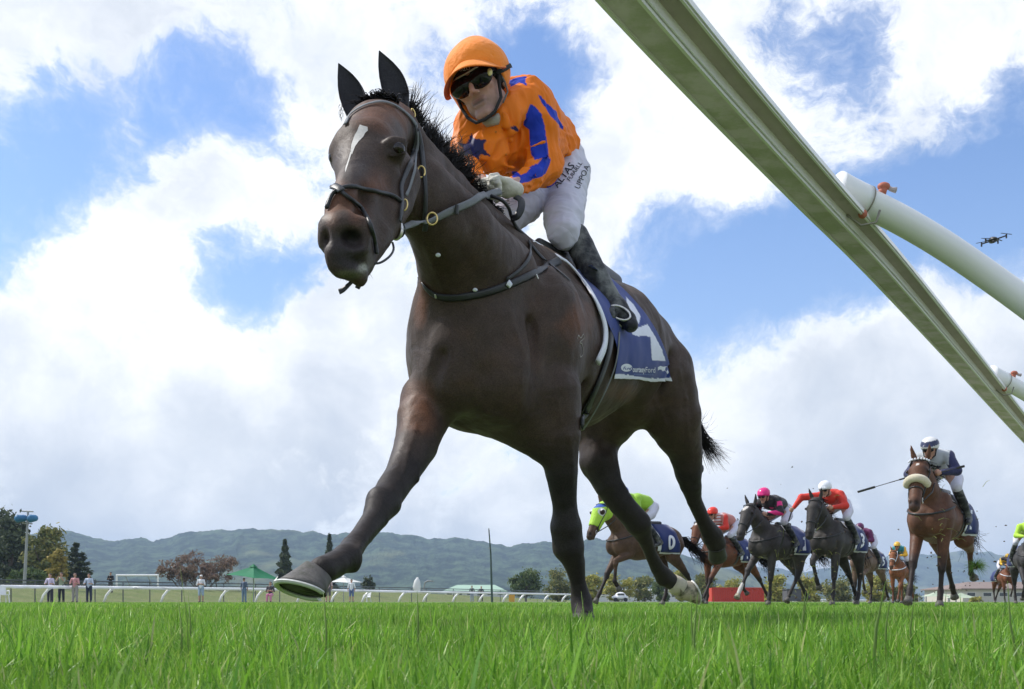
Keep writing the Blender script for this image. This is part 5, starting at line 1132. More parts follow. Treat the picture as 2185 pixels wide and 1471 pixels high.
def tree(px, D, w_px, top_y, base_y, label, leaf, kind='round', n=3500, name='tree', size=None, seed=1, group=None, dens=1.0):
    rnd = random.Random(seed); g = G(px, D); H_ = PV(px, top_y, D).z-g.z; W_ = w_px*D/F/2; zb = PV(px, base_y, D).z-g.z; R_ = root(name, tuple(g), label, 'tree', group); pts = []; b = MB()
    if kind == 'round':
        cl = []
        for i in range(int(34*dens)):
            a = rnd.uniform(0, 2*math.pi); u = rnd.random()**.5*.78; z = rnd.uniform(-.9, .85); k = math.sqrt(max(.05, 1-z*z)); cl.append((Vector((math.cos(a)*u*k*W_, math.sin(a)*u*k*W_, lerp(zb, H_, .5+z*.46))), rnd.uniform(.16, .34)*min(W_, (H_-zb)*.6)))
        for i in range(n): c, r = cl[rnd.randrange(len(cl))]; d = Vector((rnd.gauss(0, 1), rnd.gauss(0, 1), rnd.gauss(0, .75))); pts.append(g+c+d*r*.62)
        for c, r in cl[::3]: b.tube([g+Vector((0, 0, zb*.6)), g+Vector((c.x*.4, c.y*.4, lerp(zb, c.z, .5))), g+c], [.03*W_+.05, .02*W_+.03, .015], 5)
    elif kind == 'cone':
        for i in range(n): z = rnd.random()**1.25; lay = .75+.25*math.sin(z*H_*5.2+math.sin(i)*.4); rr = (1-z)**.85*W_*lay*rnd.random()**.4; a = rnd.uniform(0, 2*math.pi); rr *= 1+.15*math.sin(a*5+z*9); pts.append(g+Vector((math.cos(a)*rr, math.sin(a)*rr, lerp(zb, H_, z)-rr*.15)))
    elif kind == 'cedar':
        for k in range(9):
            z = lerp(.12, .97, k/8); Lr = W_*(1.05-z)*rnd.uniform(.8, 1.15); 
            for q in range(5):
                a = rnd.uniform(0, 2*math.pi); tip = Vector((math.cos(a)*Lr, math.sin(a)*Lr, H_*z+Lr*.18)); st = Vector((0, 0, H_*z-Lr*.1)); b.tube([g+st, g+tip], [.06, .02], 4)
                for i in range(n//45): t_ = rnd.random()**.7; pts.append(g+st.lerp(tip, t_)+Vector((rnd.gauss(0, Lr*.11), rnd.gauss(0, Lr*.11), rnd.gauss(0, .10)-.05)))
    elif kind == 'bare':
        def grow(p, d, L, r, dep):
            e = p+d*L; b.tube([p, p.lerp(e, .5)+Vector((rnd.gauss(0, .05), rnd.gauss(0, .05), 0))*L, e], [r, r*.8, r*.6], 4)
            if dep == 0: 
                for i in range(5): pts.append(e+Vector((rnd.gauss(0, .3), rnd.gauss(0, .3), rnd.gauss(0, .2)))*L)
                return
            for k in range(3 if dep > 2 else 4): nd = (d+Vector((rnd.gauss(0, .55), rnd.gauss(0, .55), rnd.gauss(.05, .32)))).normalized(); grow(e, nd, L*rnd.uniform(.62, .85), r*.6, dep-1)
        for k in range(7): a = rnd.uniform(0, 6.28); grow(g+Vector((rnd.uniform(-.55, .55)*W_, rnd.gauss(0, .5), 0)), Vector((math.cos(a)*.75, math.sin(a)*.5, .85)).normalized(), H_*rnd.uniform(.24, .33), .09, 4)
    b.tube([g, g+Vector((0, 0, max(.4, (zb+H_)*.45)))], [.035*H_*.6+.06, .02*H_*.5+.03], 8); b.build('trunk', BARK, R_)
    V, Q = leaves(pts, size or .02*H_+.09, rnd, flat=.5 if kind == 'cedar' else 0, long=1.2); o = fix(link('crown', mesh_np('crown', V, Q, smooth=False), leaf, R_)); o['kind'] = 'stuff'
    return R_
tree(-25, 130, 210, 1085, 1262, 'huge dark evergreen tree cut off by the left edge', LDARK, n=9000, seed=3, size=.30)
tree(20, 122, 100, 1102, 1262, 'dark spreading evergreen tree directly behind the floodlight pole', LDARK, n=7000, seed=4, size=.26)
tree(98, 118, 96, 1121, 1256, 'tall yellowing olive tree right of the floodlight pole', LOLV, n=7000, seed=5, size=.24); tree(122, 112, 44, 1168, 1262, 'low golden yellow tree in front of the olive tree', LYEL, n=2600, seed=6, size=.2)
tree(60, 104, 110, 1215, 1258, 'dark low bush at the foot of the tall left trees', LGRN, n=3000, seed=16, size=.2, name='bush')
tree(163, 125, 96, 1160, 1250, 'layered dark cedar left of the man in black', LDARK, 'cedar', n=5200, seed=7, size=.20)
tree(396, 112, 120, 1192, 1250, 'wide reddish brown bare shrub behind the goal', LBRN, 'bare', seed=8, size=.11); tree(438, 118, 110, 1172, 1250, 'taller bare brown tree left of the green umbrella', LBRN, 'bare', seed=9, size=.11)
tree(608, 150, 56, 1153, 1255, 'dark pointed conifer right of the green umbrella', LDARK, 'cone', n=5000, seed=10, size=.24); tree(703, 165, 42, 1141, 1255, 'dark pointed conifer half hidden by the raised foreleg', LDARK, 'cone', n=4000, seed=11, size=.26)
tree(787, 140, 28, 1231, 1262, 'small dark round tree right of the white canopy', LDARK, n=1500, seed=12, size=.18)
tree(1122, 150, 82, 1216, 1270, 'broad dark green tree with autumn tints beside the green roofed building', LGRN, n=5000, seed=13, size=.2)
GT = 'row of yellow green trees beyond the far rail'
for i, (px, D, w_, ty, by, lf, lab) in enumerate(((1192, 160, 60, 1215, 1272, LOLV, 'open olive tree left of the planted foreleg'), (1240, 170, 36, 1240, 1274, LYG, 'small yellow green tree just right of the planted foreleg'), (1262, 150, 44, 1224, 1276, LYG, 'yellow green tree under the masked horse\'s head'), (1318, 165, 66, 1224, 1274, LYG, 'wide yellow green tree under the masked horse\'s chest'),
    (1376, 170, 56, 1232, 1275, LOLV, 'green tree behind the trailing hind leg'), (1412, 150, 40, 1232, 1276, LGRN, 'darker tree left of the cream hoof'), (1452, 160, 50, 1216, 1274, LYG, 'tallest yellow tree, above the cream hoof'), (1500, 155, 58, 1222, 1276, LOLV, 'olive tree right of the cream hoof'), (1560, 175, 60, 1232, 1275, LYG, 'yellow green tree above the red container'),
    (1655, 140, 66, 1228, 1284, LYG, 'golden tree left of the dark grey shed'), (1722, 140, 56, 1230, 1284, LYG, 'golden tree right of the dark grey shed'), (1788, 150, 70, 1228, 1284, LOLV, 'olive tree behind the black horse'), (1868, 150, 60, 1226, 1284, LYG, 'yellow green tree left of the chestnut horse'), (1930, 150, 60, 1246, 1284, LOLV, 'low olive tree behind the chestnut horse'))):
    tree(px, D, w_*1.12, ty, by+9, lab, lf, n=3400, seed=30+i, size=.19, group=GT, dens=.8)
tree(2082, 118, 34, 1274, 1290, 'small rounded bush before the marquees', LYG, n=700, seed=60, size=.12, name='bush')
# ---------------------------------------------------------------- drone in the sky
DD = 20.0; dc = PV(2119, 513, DD); DRB = mat('black_plastic', (.018, .018, .02), rough=.4); DR = root('drone', tuple(dc), 'small black four armed drone flying at right above the rail', 'drone')
b = Body(.008); b.ell(dc, (.075, .12, .05), .01); b.ell(dc+Vector((-.02, .0, .03)), (.05, .07, .03), .02); b.build('body', DRB, DR); b = MB(); b.ball(dc+Vector((-.03, -.09, -.055)), .028, 10, 7); b.build('camera_gimbal', DRB, DR, True)
for (ax_, ay_, az_) in ((-.19, -.10, -.035), (.21, -.10, .055), (-.15, .16, -.02), (.17, .16, .04)):
    e = dc+Vector((ax_, ay_, az_)); b = MB(); b.tube([dc, e], [.016, .012], 6); b.tube([e-Vector((0, 0, .05)), e+Vector((0, 0, .03))], .016, 8); o = b.build('arm', DRB, DR)
    b = MB(); rr = math.copysign(.3, ax_*ay_); b.box(e+Vector((0, 0, .035)), (.20, .022, .006), Matrix.Rotation(rr, 3, 'Z') @ Matrix.Rotation(.22 if ax_ > 0 else -.1, 3, 'Y')); b.build('rotor', DRB, DR)
# ================================================================ the chasing field: horses and their riders
LEGF = {'plant': ((.50, .52), (.52, .22), (.57, .07)), 'reach': ((.82, .62), (1.08, .32), (1.17, .20)), 'low': ((.74, .56), (.92, .25), (1.00, .12)), 'fold': ((.74, .76), (.60, .46), (.52, .36)), 'back': ((.36, .52), (.16, .24), (.08, .12)), 'hang': ((.78, .78), (.80, .45), (.72, .34))}
LEGH = {'plant': ((-.76, .55), (-.70, .22), (-.62, .07)), 'push': ((-.98, .58), (-1.22, .30), (-1.32, .19)), 'under': ((-.46, .54), (-.22, .26), (-.12, .13)), 'fold': ((-.82, .72), (-.74, .38), (-.84, .30)), 'up': ((-1.02, .80), (-1.14, .48), (-1.26, .44))}
EYEB = EYEM
def frame_root(name, px, D, phi, label, cat, group):
    g = G(px, D); R_ = root(name, tuple(g), label, cat, group, rz=math.atan2(-math.cos(phi), -math.sin(phi))); return R_
def lb(mbx, name, m, R_, smooth=True): return mbx.build(name, m, R_, smooth, f=False)
def locT(o): return bvh(o)
def bg_horse(px, D, phi, label, coat, points=(.018, .016, .016), legs=('plant', 'fold', 'plant', 'push'), res=.015, hyaw=0.0, hpit=0.0, face=None, socks=None, number='1', noseband=None, hood=False, browdots=False, spots=0, marks=None, ht=1.0):
    """legs = right fore, left fore, right hind, left hind"""
    phi = math.radians(phi); R_ = frame_root('racehorse', px, D, phi, label, 'horse', 'racehorses chasing the leader'); B_ = Body(res)
    B_.chain([((.52, 0, 1.13), .245), ((.15, 0, 1.12), .285), ((-.25, 0, 1.15), .275), ((-.58, 0, 1.22), .23)], k=.06)
    B_.chain([((.36, 0, 1.38), .12), ((.1, 0, 1.42), .09), ((-.4, 0, 1.40), .10), ((-.62, 0, 1.36), .12)], k=.08)
    for s_ in (1, -1):
        B_.ell((-.62, s_*.12, 1.18), (.24, .15, .25), .06); B_.ell((.66, s_*.10, 1.08), (.11, .11, .16), .05); B_.ell((.45, s_*.17, 1.20), (.16, .10, .25), .06)
    B_.cone((.80, 0, .90), (.78, 0, 1.2), .012, .012, .05, sub=True)
    c, s__ = math.cos(hyaw), math.sin(hyaw); PO = np.array((.92, 0, 1.74)); cp, sp_ = math.cos(hpit), math.sin(hpit)
    def h(x, y, z):
        x, z = (x-PO[0])*1.10, (z-PO[2])*1.10; y = y*1.16; x, z = x*cp+z*sp_, -x*sp_+z*cp; return PO+np.array((x*c-y*s__, x*s__+y*c, z))
    B_.chain([((.42, 0, 1.27), .22), ((.64, 0, 1.48), .17), ((.86, s__*.01, 1.66), .135), (h(.95, 0, 1.72), .10)], k=.06, n=(0, 1, 0), sq=.82)
    def headp(Bh, e=0.0, full=True):
        Bh.chain([(h(.95, 0, 1.755), .090+e), (h(1.06, 0, 1.66), .112+e), (h(1.18, 0, 1.46), .076+e), (h(1.25, 0, 1.33), .068+e)], k=.03)
        Bh.chain([(h(.99, 0, 1.62), .095+e), (h(1.06, 0, 1.52), .080+e), (h(1.14, 0, 1.38), .052+e)], k=.03)
        if full: Bh.cone(h(1.25, 0, 1.33), h(1.275, 0, 1.265), .068+e, .066+e, .02); Bh.cone(h(1.17, 0, 1.33), h(1.215, 0, 1.245), .04, .036, .02)
        for q in (1, -1): Bh.ell(h(1.07, q*.088, 1.665), (.04+e, .024+e, .032+e), .02)
    headp(B_)
    for q in (1, -1):
        B_.ell(h(1.322, q*.034, 1.305), (.022, .016, .024), .012, sub=True)
        B_.chain([(h(.925, q*.055, 1.80), .030), (h(.93, q*.072, 1.86), .033), (h(.95, q*.088, 1.93), .020), (h(.965, q*.092, 1.975), .008)], k=.015)
    B_.cone(h(1.30, -.045, 1.245), h(1.30, .045, 1.245), .004, .004, .012, sub=True)
    for i, lg_ in enumerate(legs):
        s_ = -1 if i in (0, 2) else 1; LL = LEGF if i < 2 else LEGH; kx, fx, hx = LL[lg_] if isinstance(lg_, str) else lg_
        if i < 2:
            B_.chain([((.50, s_*.15, 1.12), .12), ((.48, s_*.16, .93), .085), ((kx[0], s_*.14, kx[1]+.03), .052), ((kx[0]+.01, s_*.14, kx[1]-.03), .048)], k=.035)
            a = np.array((kx[0], s_*.14, kx[1])); bq = np.array((fx[0], s_*.13, fx[1]))
            B_.chain([(a, .046), (a*.75+bq*.25, .032), (a*.2+bq*.8, .030), (bq, .040)], k=.012)
        else:
            B_.chain([((-.66, s_*.15, 1.12), .17), ((-.50 if lg_ == 'under' else -.58, s_*.16, .92), .125), ((lerp(-.60, kx[0], .6), s_*.15, lerp(.9, kx[1], .55)), .075), ((kx[0], s_*.14, kx[1]), .052)], k=.04)
            a = np.array((kx[0], s_*.14, kx[1])); bq = np.array((fx[0], s_*.13, fx[1]))
            B_.chain([(a, .052), (a*.75+bq*.25, .036), (a*.2+bq*.8, .031), (bq, .040)], k=.012); B_.cone(a+np.array((-.045, 0, .03)), a, .022, .04, .02)
        hq = np.array((hx[0], s_*.13, hx[1])); B_.cone(bq, hq, .038, .036, .01)
    def colf(V, N):
        n_ = vnoise(V, 9)-.5; n2 = vnoise(V, 40, 2)-.5; c_ = np.tile(coat, (len(V), 1)); c_ = c_*(1+.55*n_[:, None]+.35*n2[:, None])
        low = np.clip((.72-V[:, 2])/.16+n_, 0, 1)[:, None]; c_ = c_*(1-low*.9)+np.array(points)*low*.9
        mz = np.clip(1-np.linalg.norm(V-h(1.29, 0, 1.27), axis=1)/.13+n_*.3, 0, 1)[:, None]; c_ = c_*(1-mz*.9)+np.array((.022, .018, .018))*mz*.9
        for q in (1, -1):
            e_ = np.clip(1-np.linalg.norm(V-h(1.085, q*.10, 1.665), axis=1)/.07, 0, 1)[:, None]; c_ = c_*(1-e_*.8)+np.array((.02, .015, .015))*e_*.8; e_ = np.clip(1.6-np.linalg.norm(V-h(1.32, q*.034, 1.305), axis=1)/.028, 0, 1)[:, None]; c_ = c_*(1-e_*.8)+np.array((.008, .006, .006))*e_*.8
        if face:
            for (fx_, fz_, rr) in face: d_ = np.linalg.norm((V-h(fx_, 0, fz_))*np.array((1, 1.2, .8)), axis=1)+n2*.02; c_[d_ < rr] = (.55, .52, .48)
        if socks:
            for i in socks:
                LL = LEGF if i < 2 else LEGH; kx, fx, hx = LL[legs[i]]; s_ = -1 if i in (0, 2) else 1; d_ = np.linalg.norm(V-np.array((fx[0], s_*.13, fx[1])), axis=1); c_[d_ < .12+n2*.03] = (.5, .48, .45)
        if marks: c_ = marks(V, c_)
        return c_
    body = B_.build('body', COAT, R_, smooth=1, colf=colf, f=False); T = locT(body)
    for q in (1, -1): b = MB(); b.ball(h(1.085, q*.106, 1.668), .021, 8, 6); lb(b, 'eye', EYEB, R_)
    for i, lg_ in enumerate(legs):
        s_ = -1 if i in (0, 2) else 1; LL = LEGF if i < 2 else LEGH; kx, fx, hx = LL[lg_] if isinstance(lg_, str) else lg_; a = Vector((fx[0], s_*.13, fx[1])); e = Vector((hx[0], s_*.13, hx[1])); d = (e-a).normalized()
        b = MB(); b.tube([e-d*.03, e+d*.015, e+d*.055], [.042, .050, .060], 12); hf_ = lb(b, 'hoof', HOOFM if not (socks and i in socks) else CREAM, R_)
    # mane, tail
    rn = random.Random(int(px)); ls = []
    for i in range(150):
        t_ = rn.random(); p = Vector((lerp(.90, .45, t_), rn.gauss(.0, .02), lerp(1.80, 1.48, t_)+.02)); L = rn.uniform(.10, .2); ls.append([p, p+Vector((-.05, rn.gauss(.02, .04), .03))*1.0, p+Vector((-.12, rn.gauss(.04, .06), .0))*L*6])
    o = strands('mane', ls, 3, HAIR, None, .008, .3); o.parent = R_
    ls = []; td = rn.uniform(-.1, .25)
    for i in range(110):
        q = [Vector((-.80, rn.gauss(0, .02), 1.28)), Vector((-1.02, rn.gauss(0, .04)+td*.2, 1.22+rn.gauss(0, .04))), Vector((-1.25, rn.gauss(0, .07)+td*.6, 1.02+rn.gauss(0, .07))), Vector((-1.45+rn.gauss(0, .06), rn.gauss(0, .10)+td, .85+rn.gauss(0, .10)))]; ls.append(q)
    o = strands('tail', ls, 4, HAIR, None, .010, .15); o.parent = R_
    # tack
    def side(x, z, s_, off_=.01):
        r = T.ray_cast(Vector((x, s_*1.2, z)), Vector((0, -s_, 0)))
        return (r[0]+Vector((0, s_*off_, 0))) if r[0] is not None else None
    def cloth(name, xa, xb, z0, m, colr=None, fl=.0, n=12, o_=.018):
        V = []; prof = []
        NC = 6
        for ci in range(NC):
            xx = lerp(xa, xb, ci/(NC-1)); pr = []
            for k in range(2*n+1):
                u = k/n-1; s_ = 1 if u > 0 else -1; z = lerp(1.47, z0, abs(u)); p = side(xx-fl*abs(u), z, s_, o_) if abs(u) > .14 else None
                if p is None: p = Vector((xx-fl*abs(u), s_*min(.16, abs(u)*.9), 1.485+o_-.25*abs(u)))
                pr.append(p)
            prof.append(pr)
        b = MB(); b.put([q for pr in prof for q in pr], [(c0*(2*n+1)+k, c0*(2*n+1)+k+1, (c0+1)*(2*n+1)+k+1, (c0+1)*(2*n+1)+k) for c0 in range(NC-1) for k in range(2*n)]); o = lb(b, name, m, R_)
        if colr is not None: paint(o.data, np.tile(colr, (len(o.data.vertices), 1)))
        sm = o.modifiers.new('thick', 'SOLIDIFY'); sm.thickness = .006; return o
    sc_ = cloth('saddlecloth', -.13, -.56, .98, NAVY, (.016, .030, .13), .06, o_=.034); cloth('cloth_hem', -.13, -.575, .955, WHITEPAD, fl=.06, o_=.020)
    cloth('saddle_pad', .03, -.14, 1.0, WHITEPAD, fl=.14, o_=.028); cloth('girth', -.02, -.10, .86, LEATHER, fl=-.05, o_=.008)
    b = Body(.02); b.chain([((.05, 0, 1.52), .04), ((-.15, 0, 1.50), .06), ((-.42, 0, 1.53), .04)], k=.03); [b.chain([((-.05, s_*.12, 1.45), .03), ((.02, s_*.27, 1.22), .025)], k=.02) for s_ in (1, -1)]; b.build('saddle', LEATHER, R_, f=False)
    cu = bpy.data.curves.new('t', 'FONT'); cu.body = number; cu.size = .34; cu.offset = .012; o = bpy.data.objects.new('t', cu); COL.objects.link(o); bpy.context.view_layer.update(); me = bpy.data.meshes.new_from_object(o.evaluated_get(bpy.context.evaluated_depsgraph_get())); bpy.data.objects.remove(o)
    bm = bmesh.new(); bm.from_mesh(me); bmesh.ops.triangulate(bm, faces=bm.faces); wd_ = max(v.co.x for v in bm.verts)
    for v in bm.verts: p = side(-.42+wd_/2-v.co.x, 1.05+v.co.y, 1, .052); v.co = p if p is not None else Vector((0, .2, 1.2))
    bm.to_mesh(me); bm.free(); me.name = 'cloth_number'; no = link('cloth_number', me, PRINT, sc_)
    def nose_pt(t_, a, r): c_ = h(lerp(1.06, 1.25, t_), 0, lerp(1.62, 1.33, t_)); u = h(.30, 0, 1.9)-h(0, 0, 1.73); u = u/np.linalg.norm(u); v = h(0, 1, 0)-h(0, 0, 0); return c_+r*1.1*(math.cos(a)*(-np.cross(v, (h(1.25, 0, 1.33)-h(1.06, 0, 1.62))/np.linalg.norm(h(1.25, 0, 1.33)-h(1.06, 0, 1.62))))+math.sin(a)*v/np.linalg.norm(v))
    def band(name, t_, r, th, m): b = MB(); b.tube([nose_pt(t_, 2*math.pi*i/16, r) for i in range(17)], th, 6, cap=False); return lb(b, name, m, R_)
    band('noseband', .62, .074, .009, LEATHER)
    for s_ in (1, -1):
        b = MB(); b.tube([h(.93, s_*.085, 1.80), h(1.02, s_*.108, 1.66), h(1.12, s_*.084, 1.50), h(1.20, s_*.062, 1.34)], .009, 5); lb(b, 'cheekpiece', LEATHER if px < 1990 or px > 2100 else LEATHER, R_)
        b = MB(); pts = [h(1.20+.018*math.cos(a), s_*.066, 1.335+.03*math.sin(a)) for a in [i*math.pi/5 for i in range(11)]]; b.tube(pts, .006, 5); lb(b, 'bit_ring', STEEL, R_)
        b = MB(); b.tube([h(1.20, s_*.070, 1.33), (.95, s_*.14, 1.42), (.62, s_*.10, 1.64)], .009, 5); lb(b, 'rein', LEATHER, R_)
    b = MB(); b.tube([h(.97, -.10, 1.74), h(1.03, -.075, 1.79), h(1.06, 0, 1.80), h(1.03, .075, 1.79), h(.97, .10, 1.74)], .010, 6); lb(b, 'browband', LEATHER, R_)
    if browdots:
        for i in range(9):
            a = -1.2+2.4*i/8; b = MB(); b.ball(h(1.02+.055*math.cos(a), .105*math.sin(a), 1.77+.04*math.cos(a)), .013, 8, 6); lb(b, 'brow_bead', WHITEPAD, R_)
    b = MB(); pts = []
    for i in range(13):
        a = -math.pi*.5+math.pi*i/12; q = Vector((math.cos(a)*.5+.34, math.sin(a)*.34, 1.30-.12*math.cos(a))); r = T.find_nearest(q); pts.append((r[0]+r[1]*.008) if r[0] is not None else q)
    b.tube(pts, .014, 5); lb(b, 'breastplate', LEATHER, R_)
    if noseband == 'sheepskin':
        b = MB(); b.tube([nose_pt(.36, a, .105) for a in np.linspace(-1.75, 1.75, 15)], [.034]+[.048]*13+[.034], 10); lb(b, 'sheepskin_noseband', FLEECE, R_)
    if noseband == 'white':
        band('white_noseband', .42, .090, .014, WHITEPAD); b = MB(); b.tube([h(.93, .09, 1.80), h(1.02, .114, 1.64), h(1.14, .09, 1.46)], .013, 6); lb(b, 'white_cheekpiece', WHITEPAD, R_); b = MB(); b.tube([h(.93, -.09, 1.80), h(1.02, -.114, 1.64), h(1.14, -.09, 1.46)], .013, 6); lb(b, 'white_cheekpiece', WHITEPAD, R_)
        b = MB(); b.tube([p+Vector((.012, 0, 0)) for p in pts], .016, 6); lb(b, 'white_breastplate', WHITEPAD, R_)
    if hood:
        Hd = Body(.012); headp(Hd, .014, False); Hd.cone(h(.86, 0, 1.64), h(.97, 0, 1.70), .13, .11, .03); Hd.ell(h(1.25, 0, 1.28), (.20, .20, .19), .01, sub=True)
        for q in (1, -1): Hd.ell(h(1.10, q*.11, 1.665), (.045, .03, .045), .012)
        def hc(V, N):
            c_ = np.tile((.38, .62, .05), (len(V), 1)); Lv = (V-PO)/np.array((1.10, 1.16, 1.10)); x_ = Lv[:, 0]*c+Lv[:, 1]*s__; y_ = -Lv[:, 0]*s__+Lv[:, 1]*c; z_ = PO[2]+Lv[:, 2]
            bd = (np.abs(z_-1.775+.15*(x_-.1)) < .028) & (x_ > -.03); c_[bd] = (.03, .10, .42)
            cup = (np.sqrt((x_-.175)**2+(z_-1.66)**2) < .066) & (np.abs(y_) > .045); c_[cup] = (.62, .64, .60); hole = (np.sqrt((x_-.18)**2+(z_-1.655)**2) < .042) & (np.abs(y_) > .06); c_[hole] = (.03, .015, .012)
            return c_
        Hd.build('hood', CLOTHA, R_, smooth=1, colf=hc, f=False)
    return R_, T, h
CLOTHA = mat('coloured_cloth', attr=True, rough=.65, var=.12, scale=12, sheen=.2, bump=.4, bscale=18)
SKINA = mat('face_skin', attr=True, rough=.55, var=.08, scale=30)
FLEECE = mat('cream_sheepskin', (.62, .56, .42), rough=.95, var=.15, scale=60, bump=1.0, bscale=90, sheen=.5)
CAPG = mat('glossy_cap', attr=True, rough=.35, var=.05, scale=8, coat=.2)
def bg_jockey(px, D, phi, label, cap, top, sleeve, band=None, cap2=None, arms=('rein', 'rein'), res=.011, lean=0.0, yaw=0.0, pattern=None, tail=None):
    phi = math.radians(phi); R_ = frame_root('person', px, D, phi, label, 'jockey', 'jockeys chasing the leader'); k_ = np.array
    hc_ = k_((.50+lean, 0, 2.00)); cy, sy = math.cos(yaw), math.sin(yaw)
    fwd, lf, up = k_((cy*.93, sy*.93, -.36)), k_((-sy, cy, 0)), k_((cy*.36, sy*.36, .93)); HM_ = np.stack([-lf, -fwd, up], 1)
    L = lambda x, y, z: hc_-lf*x-fwd*y+up*z
    B_ = Body(res); head(B_, L, HM_)
    SH = {1: k_((.32, .17, 1.92)), -1: k_((.32, -.17, 1.92))}; EL = {}; HA = {}
    for s_, a in zip((-1, 1), arms):
        EL[s_], HA[s_] = {'rein': (k_((.36, s_*.26, 1.70)), k_((.63, s_*.09, 1.66))), 'out': (k_((.50, s_*.44, 1.90)), k_((.62, s_*.56, 1.68))), 'wide': (k_((.38, s_*.29, 1.72)), k_((.64, s_*.13, 1.68)))}[a]
    def arm(Bx, s_, e, full=True):
        Bx.chain([(SH[s_], .058+e), (EL[s_], .046+e)], k=.03); end = HA[s_] if full else HA[s_]*.8+EL[s_]*.2; Bx.chain([(EL[s_], .045+e), (end, .028+e*.6)], k=.02)
    B_.cone(L(0, .03, -.05), (.33, 0, 1.92), .055, .065, .03); B_.chain([((.28, 0, 1.89), .10), ((.05, 0, 1.86), .10), ((-.16, 0, 1.80), .10)], k=.03)
    KN = {s_: k_((.22, s_*.25, 1.54)) for s_ in (1, -1)}; AN = {s_: k_((-.14, s_*.32, 1.15)) for s_ in (1, -1)}
    for s_ in (1, -1):
        arm(B_, s_, -.006); B_.chain([((-.14, s_*.10, 1.76), .09), (KN[s_], .055), (AN[s_], .035)], k=.02); B_.cone(AN[s_], AN[s_]+k_((.13, .02*s_, -.05)), .032, .026, .01); B_.ell(HA[s_]+k_((.03, 0, 0)), (.045, .038, .045), .01)
    def sk(V, N):
        c_ = np.tile((.46, .26, .19), (len(V), 1)); r = (V-hc_) @ HM_; lip = (np.abs(r[:, 2]+.066) < .009) & (np.abs(r[:, 0]) < .026) & (r[:, 1] < -.06); c_[lip] = (.25, .09, .08); return c_
    B_.build('body', SKINA, R_, smooth=1, colf=sk, f=False)
    J_ = Body(res); J_.chain([((.32, 0, 1.89), .13), ((.14, 0, 1.90), .15), ((-.06, 0, 1.87), .15), ((-.20, 0, 1.82), .11)], k=.04); J_.chain([((.30, -.17, 1.92), .075), ((.32, 0, 1.94), .09), ((.30, .17, 1.92), .075)], k=.04)
    for s_ in (1, -1): arm(J_, s_, .014, False)
    def jc(V, N):
        c_ = np.tile(top, (len(V), 1)); sl = np.zeros(len(V), bool)
        for s_ in (1, -1):
            m1 = (V[:, 1]*s_ > .205) | ((V[:, 1]*s_ > .05) & (V[:, 2] < 1.80) & (V[:, 0] > .30)); sl |= m1
        c_[sl] = sleeve
        if band is not None:
            for s_ in (1, -1):
                d = np.abs((V-(SH[s_]*.62+EL[s_]*.38)) @ ((EL[s_]-SH[s_])/np.linalg.norm(EL[s_]-SH[s_]))); c_[sl & (d < .042)] = band
        if pattern: c_ = pattern(V, c_)
        return c_
    J_.build('silk_jacket', CLOTHA, R_, smooth=1, colf=jc, f=False)
    P_ = Body(res+.003)
    for s_ in (1, -1): P_.chain([((-.18, s_*.07, 1.80), .115), ((-.02, s_*.19, 1.66), .090), (KN[s_], .068), (KN[s_]+k_((-.04, 0, -.05)), .058)], k=.03)
    P_.build('breeches', BREECH, R_, smooth=1, f=False)
    for s_ in (1, -1): q = Body(res+.003); q.chain([(KN[s_]+k_((-.03, 0, -.04)), .062), (KN[s_]*.5+AN[s_]*.5, .060), (AN[s_], .042), (AN[s_]+k_((.15, .02*s_, -.055)), .034)], k=.015); q.build('boot', BOOT, R_, smooth=1, f=False)
    U_ = Body(res); U_.ell(L(0, .01, .05), (.112, .130, .105), .02, R=HM_); U_.ell(L(0, -.08, -.035), (.12, .14, .072), .012, sub=True, R=HM_); U_.ell(L(0, 0, -.075), (.13, .17, .08), .01, sub=True, R=HM_); U_.cone(L(-.05, -.11, .052), L(.05, -.11, .052), .018, .018, .02)
    def cc(V, N):
        c_ = np.tile(cap, (len(V), 1)); r = (V-hc_) @ HM_
        if cap2 == 'stripes': c_[np.sin(np.arctan2(r[:, 0], -r[:, 1]+.02)*8) > .2] = (.02, .02, .02)
        elif cap2 == 'navy_white': c_[(r[:, 2] > .115) | (r[:, 2] < .055)] = (.66, .66, .66)
        elif cap2: c_[r[:, 2] > .13] = cap2
        return c_
    U_.build('helmet', CAPG, R_, smooth=1, colf=cc, f=False)
    b = MB()
    for q in (-1, 1): b.ball(L(q*.034, -.088, .012), (.035, .035, .026), 10, 7)
    lb(b, 'goggles', GLOSSBLACK, R_); b = MB(); b.tube([L(.082, -.02, .01), L(.066, -.045, -.075), L(0, -.088, -.120), L(-.066, -.045, -.075), L(-.082, -.02, .01)], .008, 6); lb(b, 'chin_strap', BLACKCLOTH, R_)
    return R_, HA
def whip(px, D, R_, a, bq, label):
    """a riding whip held in a hand; a, b in the rider's own frame"""
    bpy.context.view_layer.update(); M = R_.matrix_world; p, q = M @ Vector(a), M @ Vector(bq); W_ = root('whip', tuple(p), label, 'whip', 'riding whips')
    b = MB(); b.tube([p+(p-q).normalized()*.03, p.lerp(q, .30)], [.013, .010], 7); b.build('whip_handle', LEATHER, W_, True); b = MB(); b.tube([p.lerp(q, .30), p.lerp(q, .70)], [.006, .0045], 6); b.build('shaft', LEATHER, W_, True)
    b = MB(); b.tube([p.lerp(q, .70), q], .015, 6, flat=(Vector((0, 1, .2)), .35)); b.build('padded_flap', LEATHER, W_)
BAY = (.085, .042, .024); DBAY = (.055, .034, .024); CHN = (.16, .065, .028); GRY = (.055, .050, .048); DGR = (.040, .036, .034)
def h3marks(V, c_): return c_
RED = (.62, .035, .02)
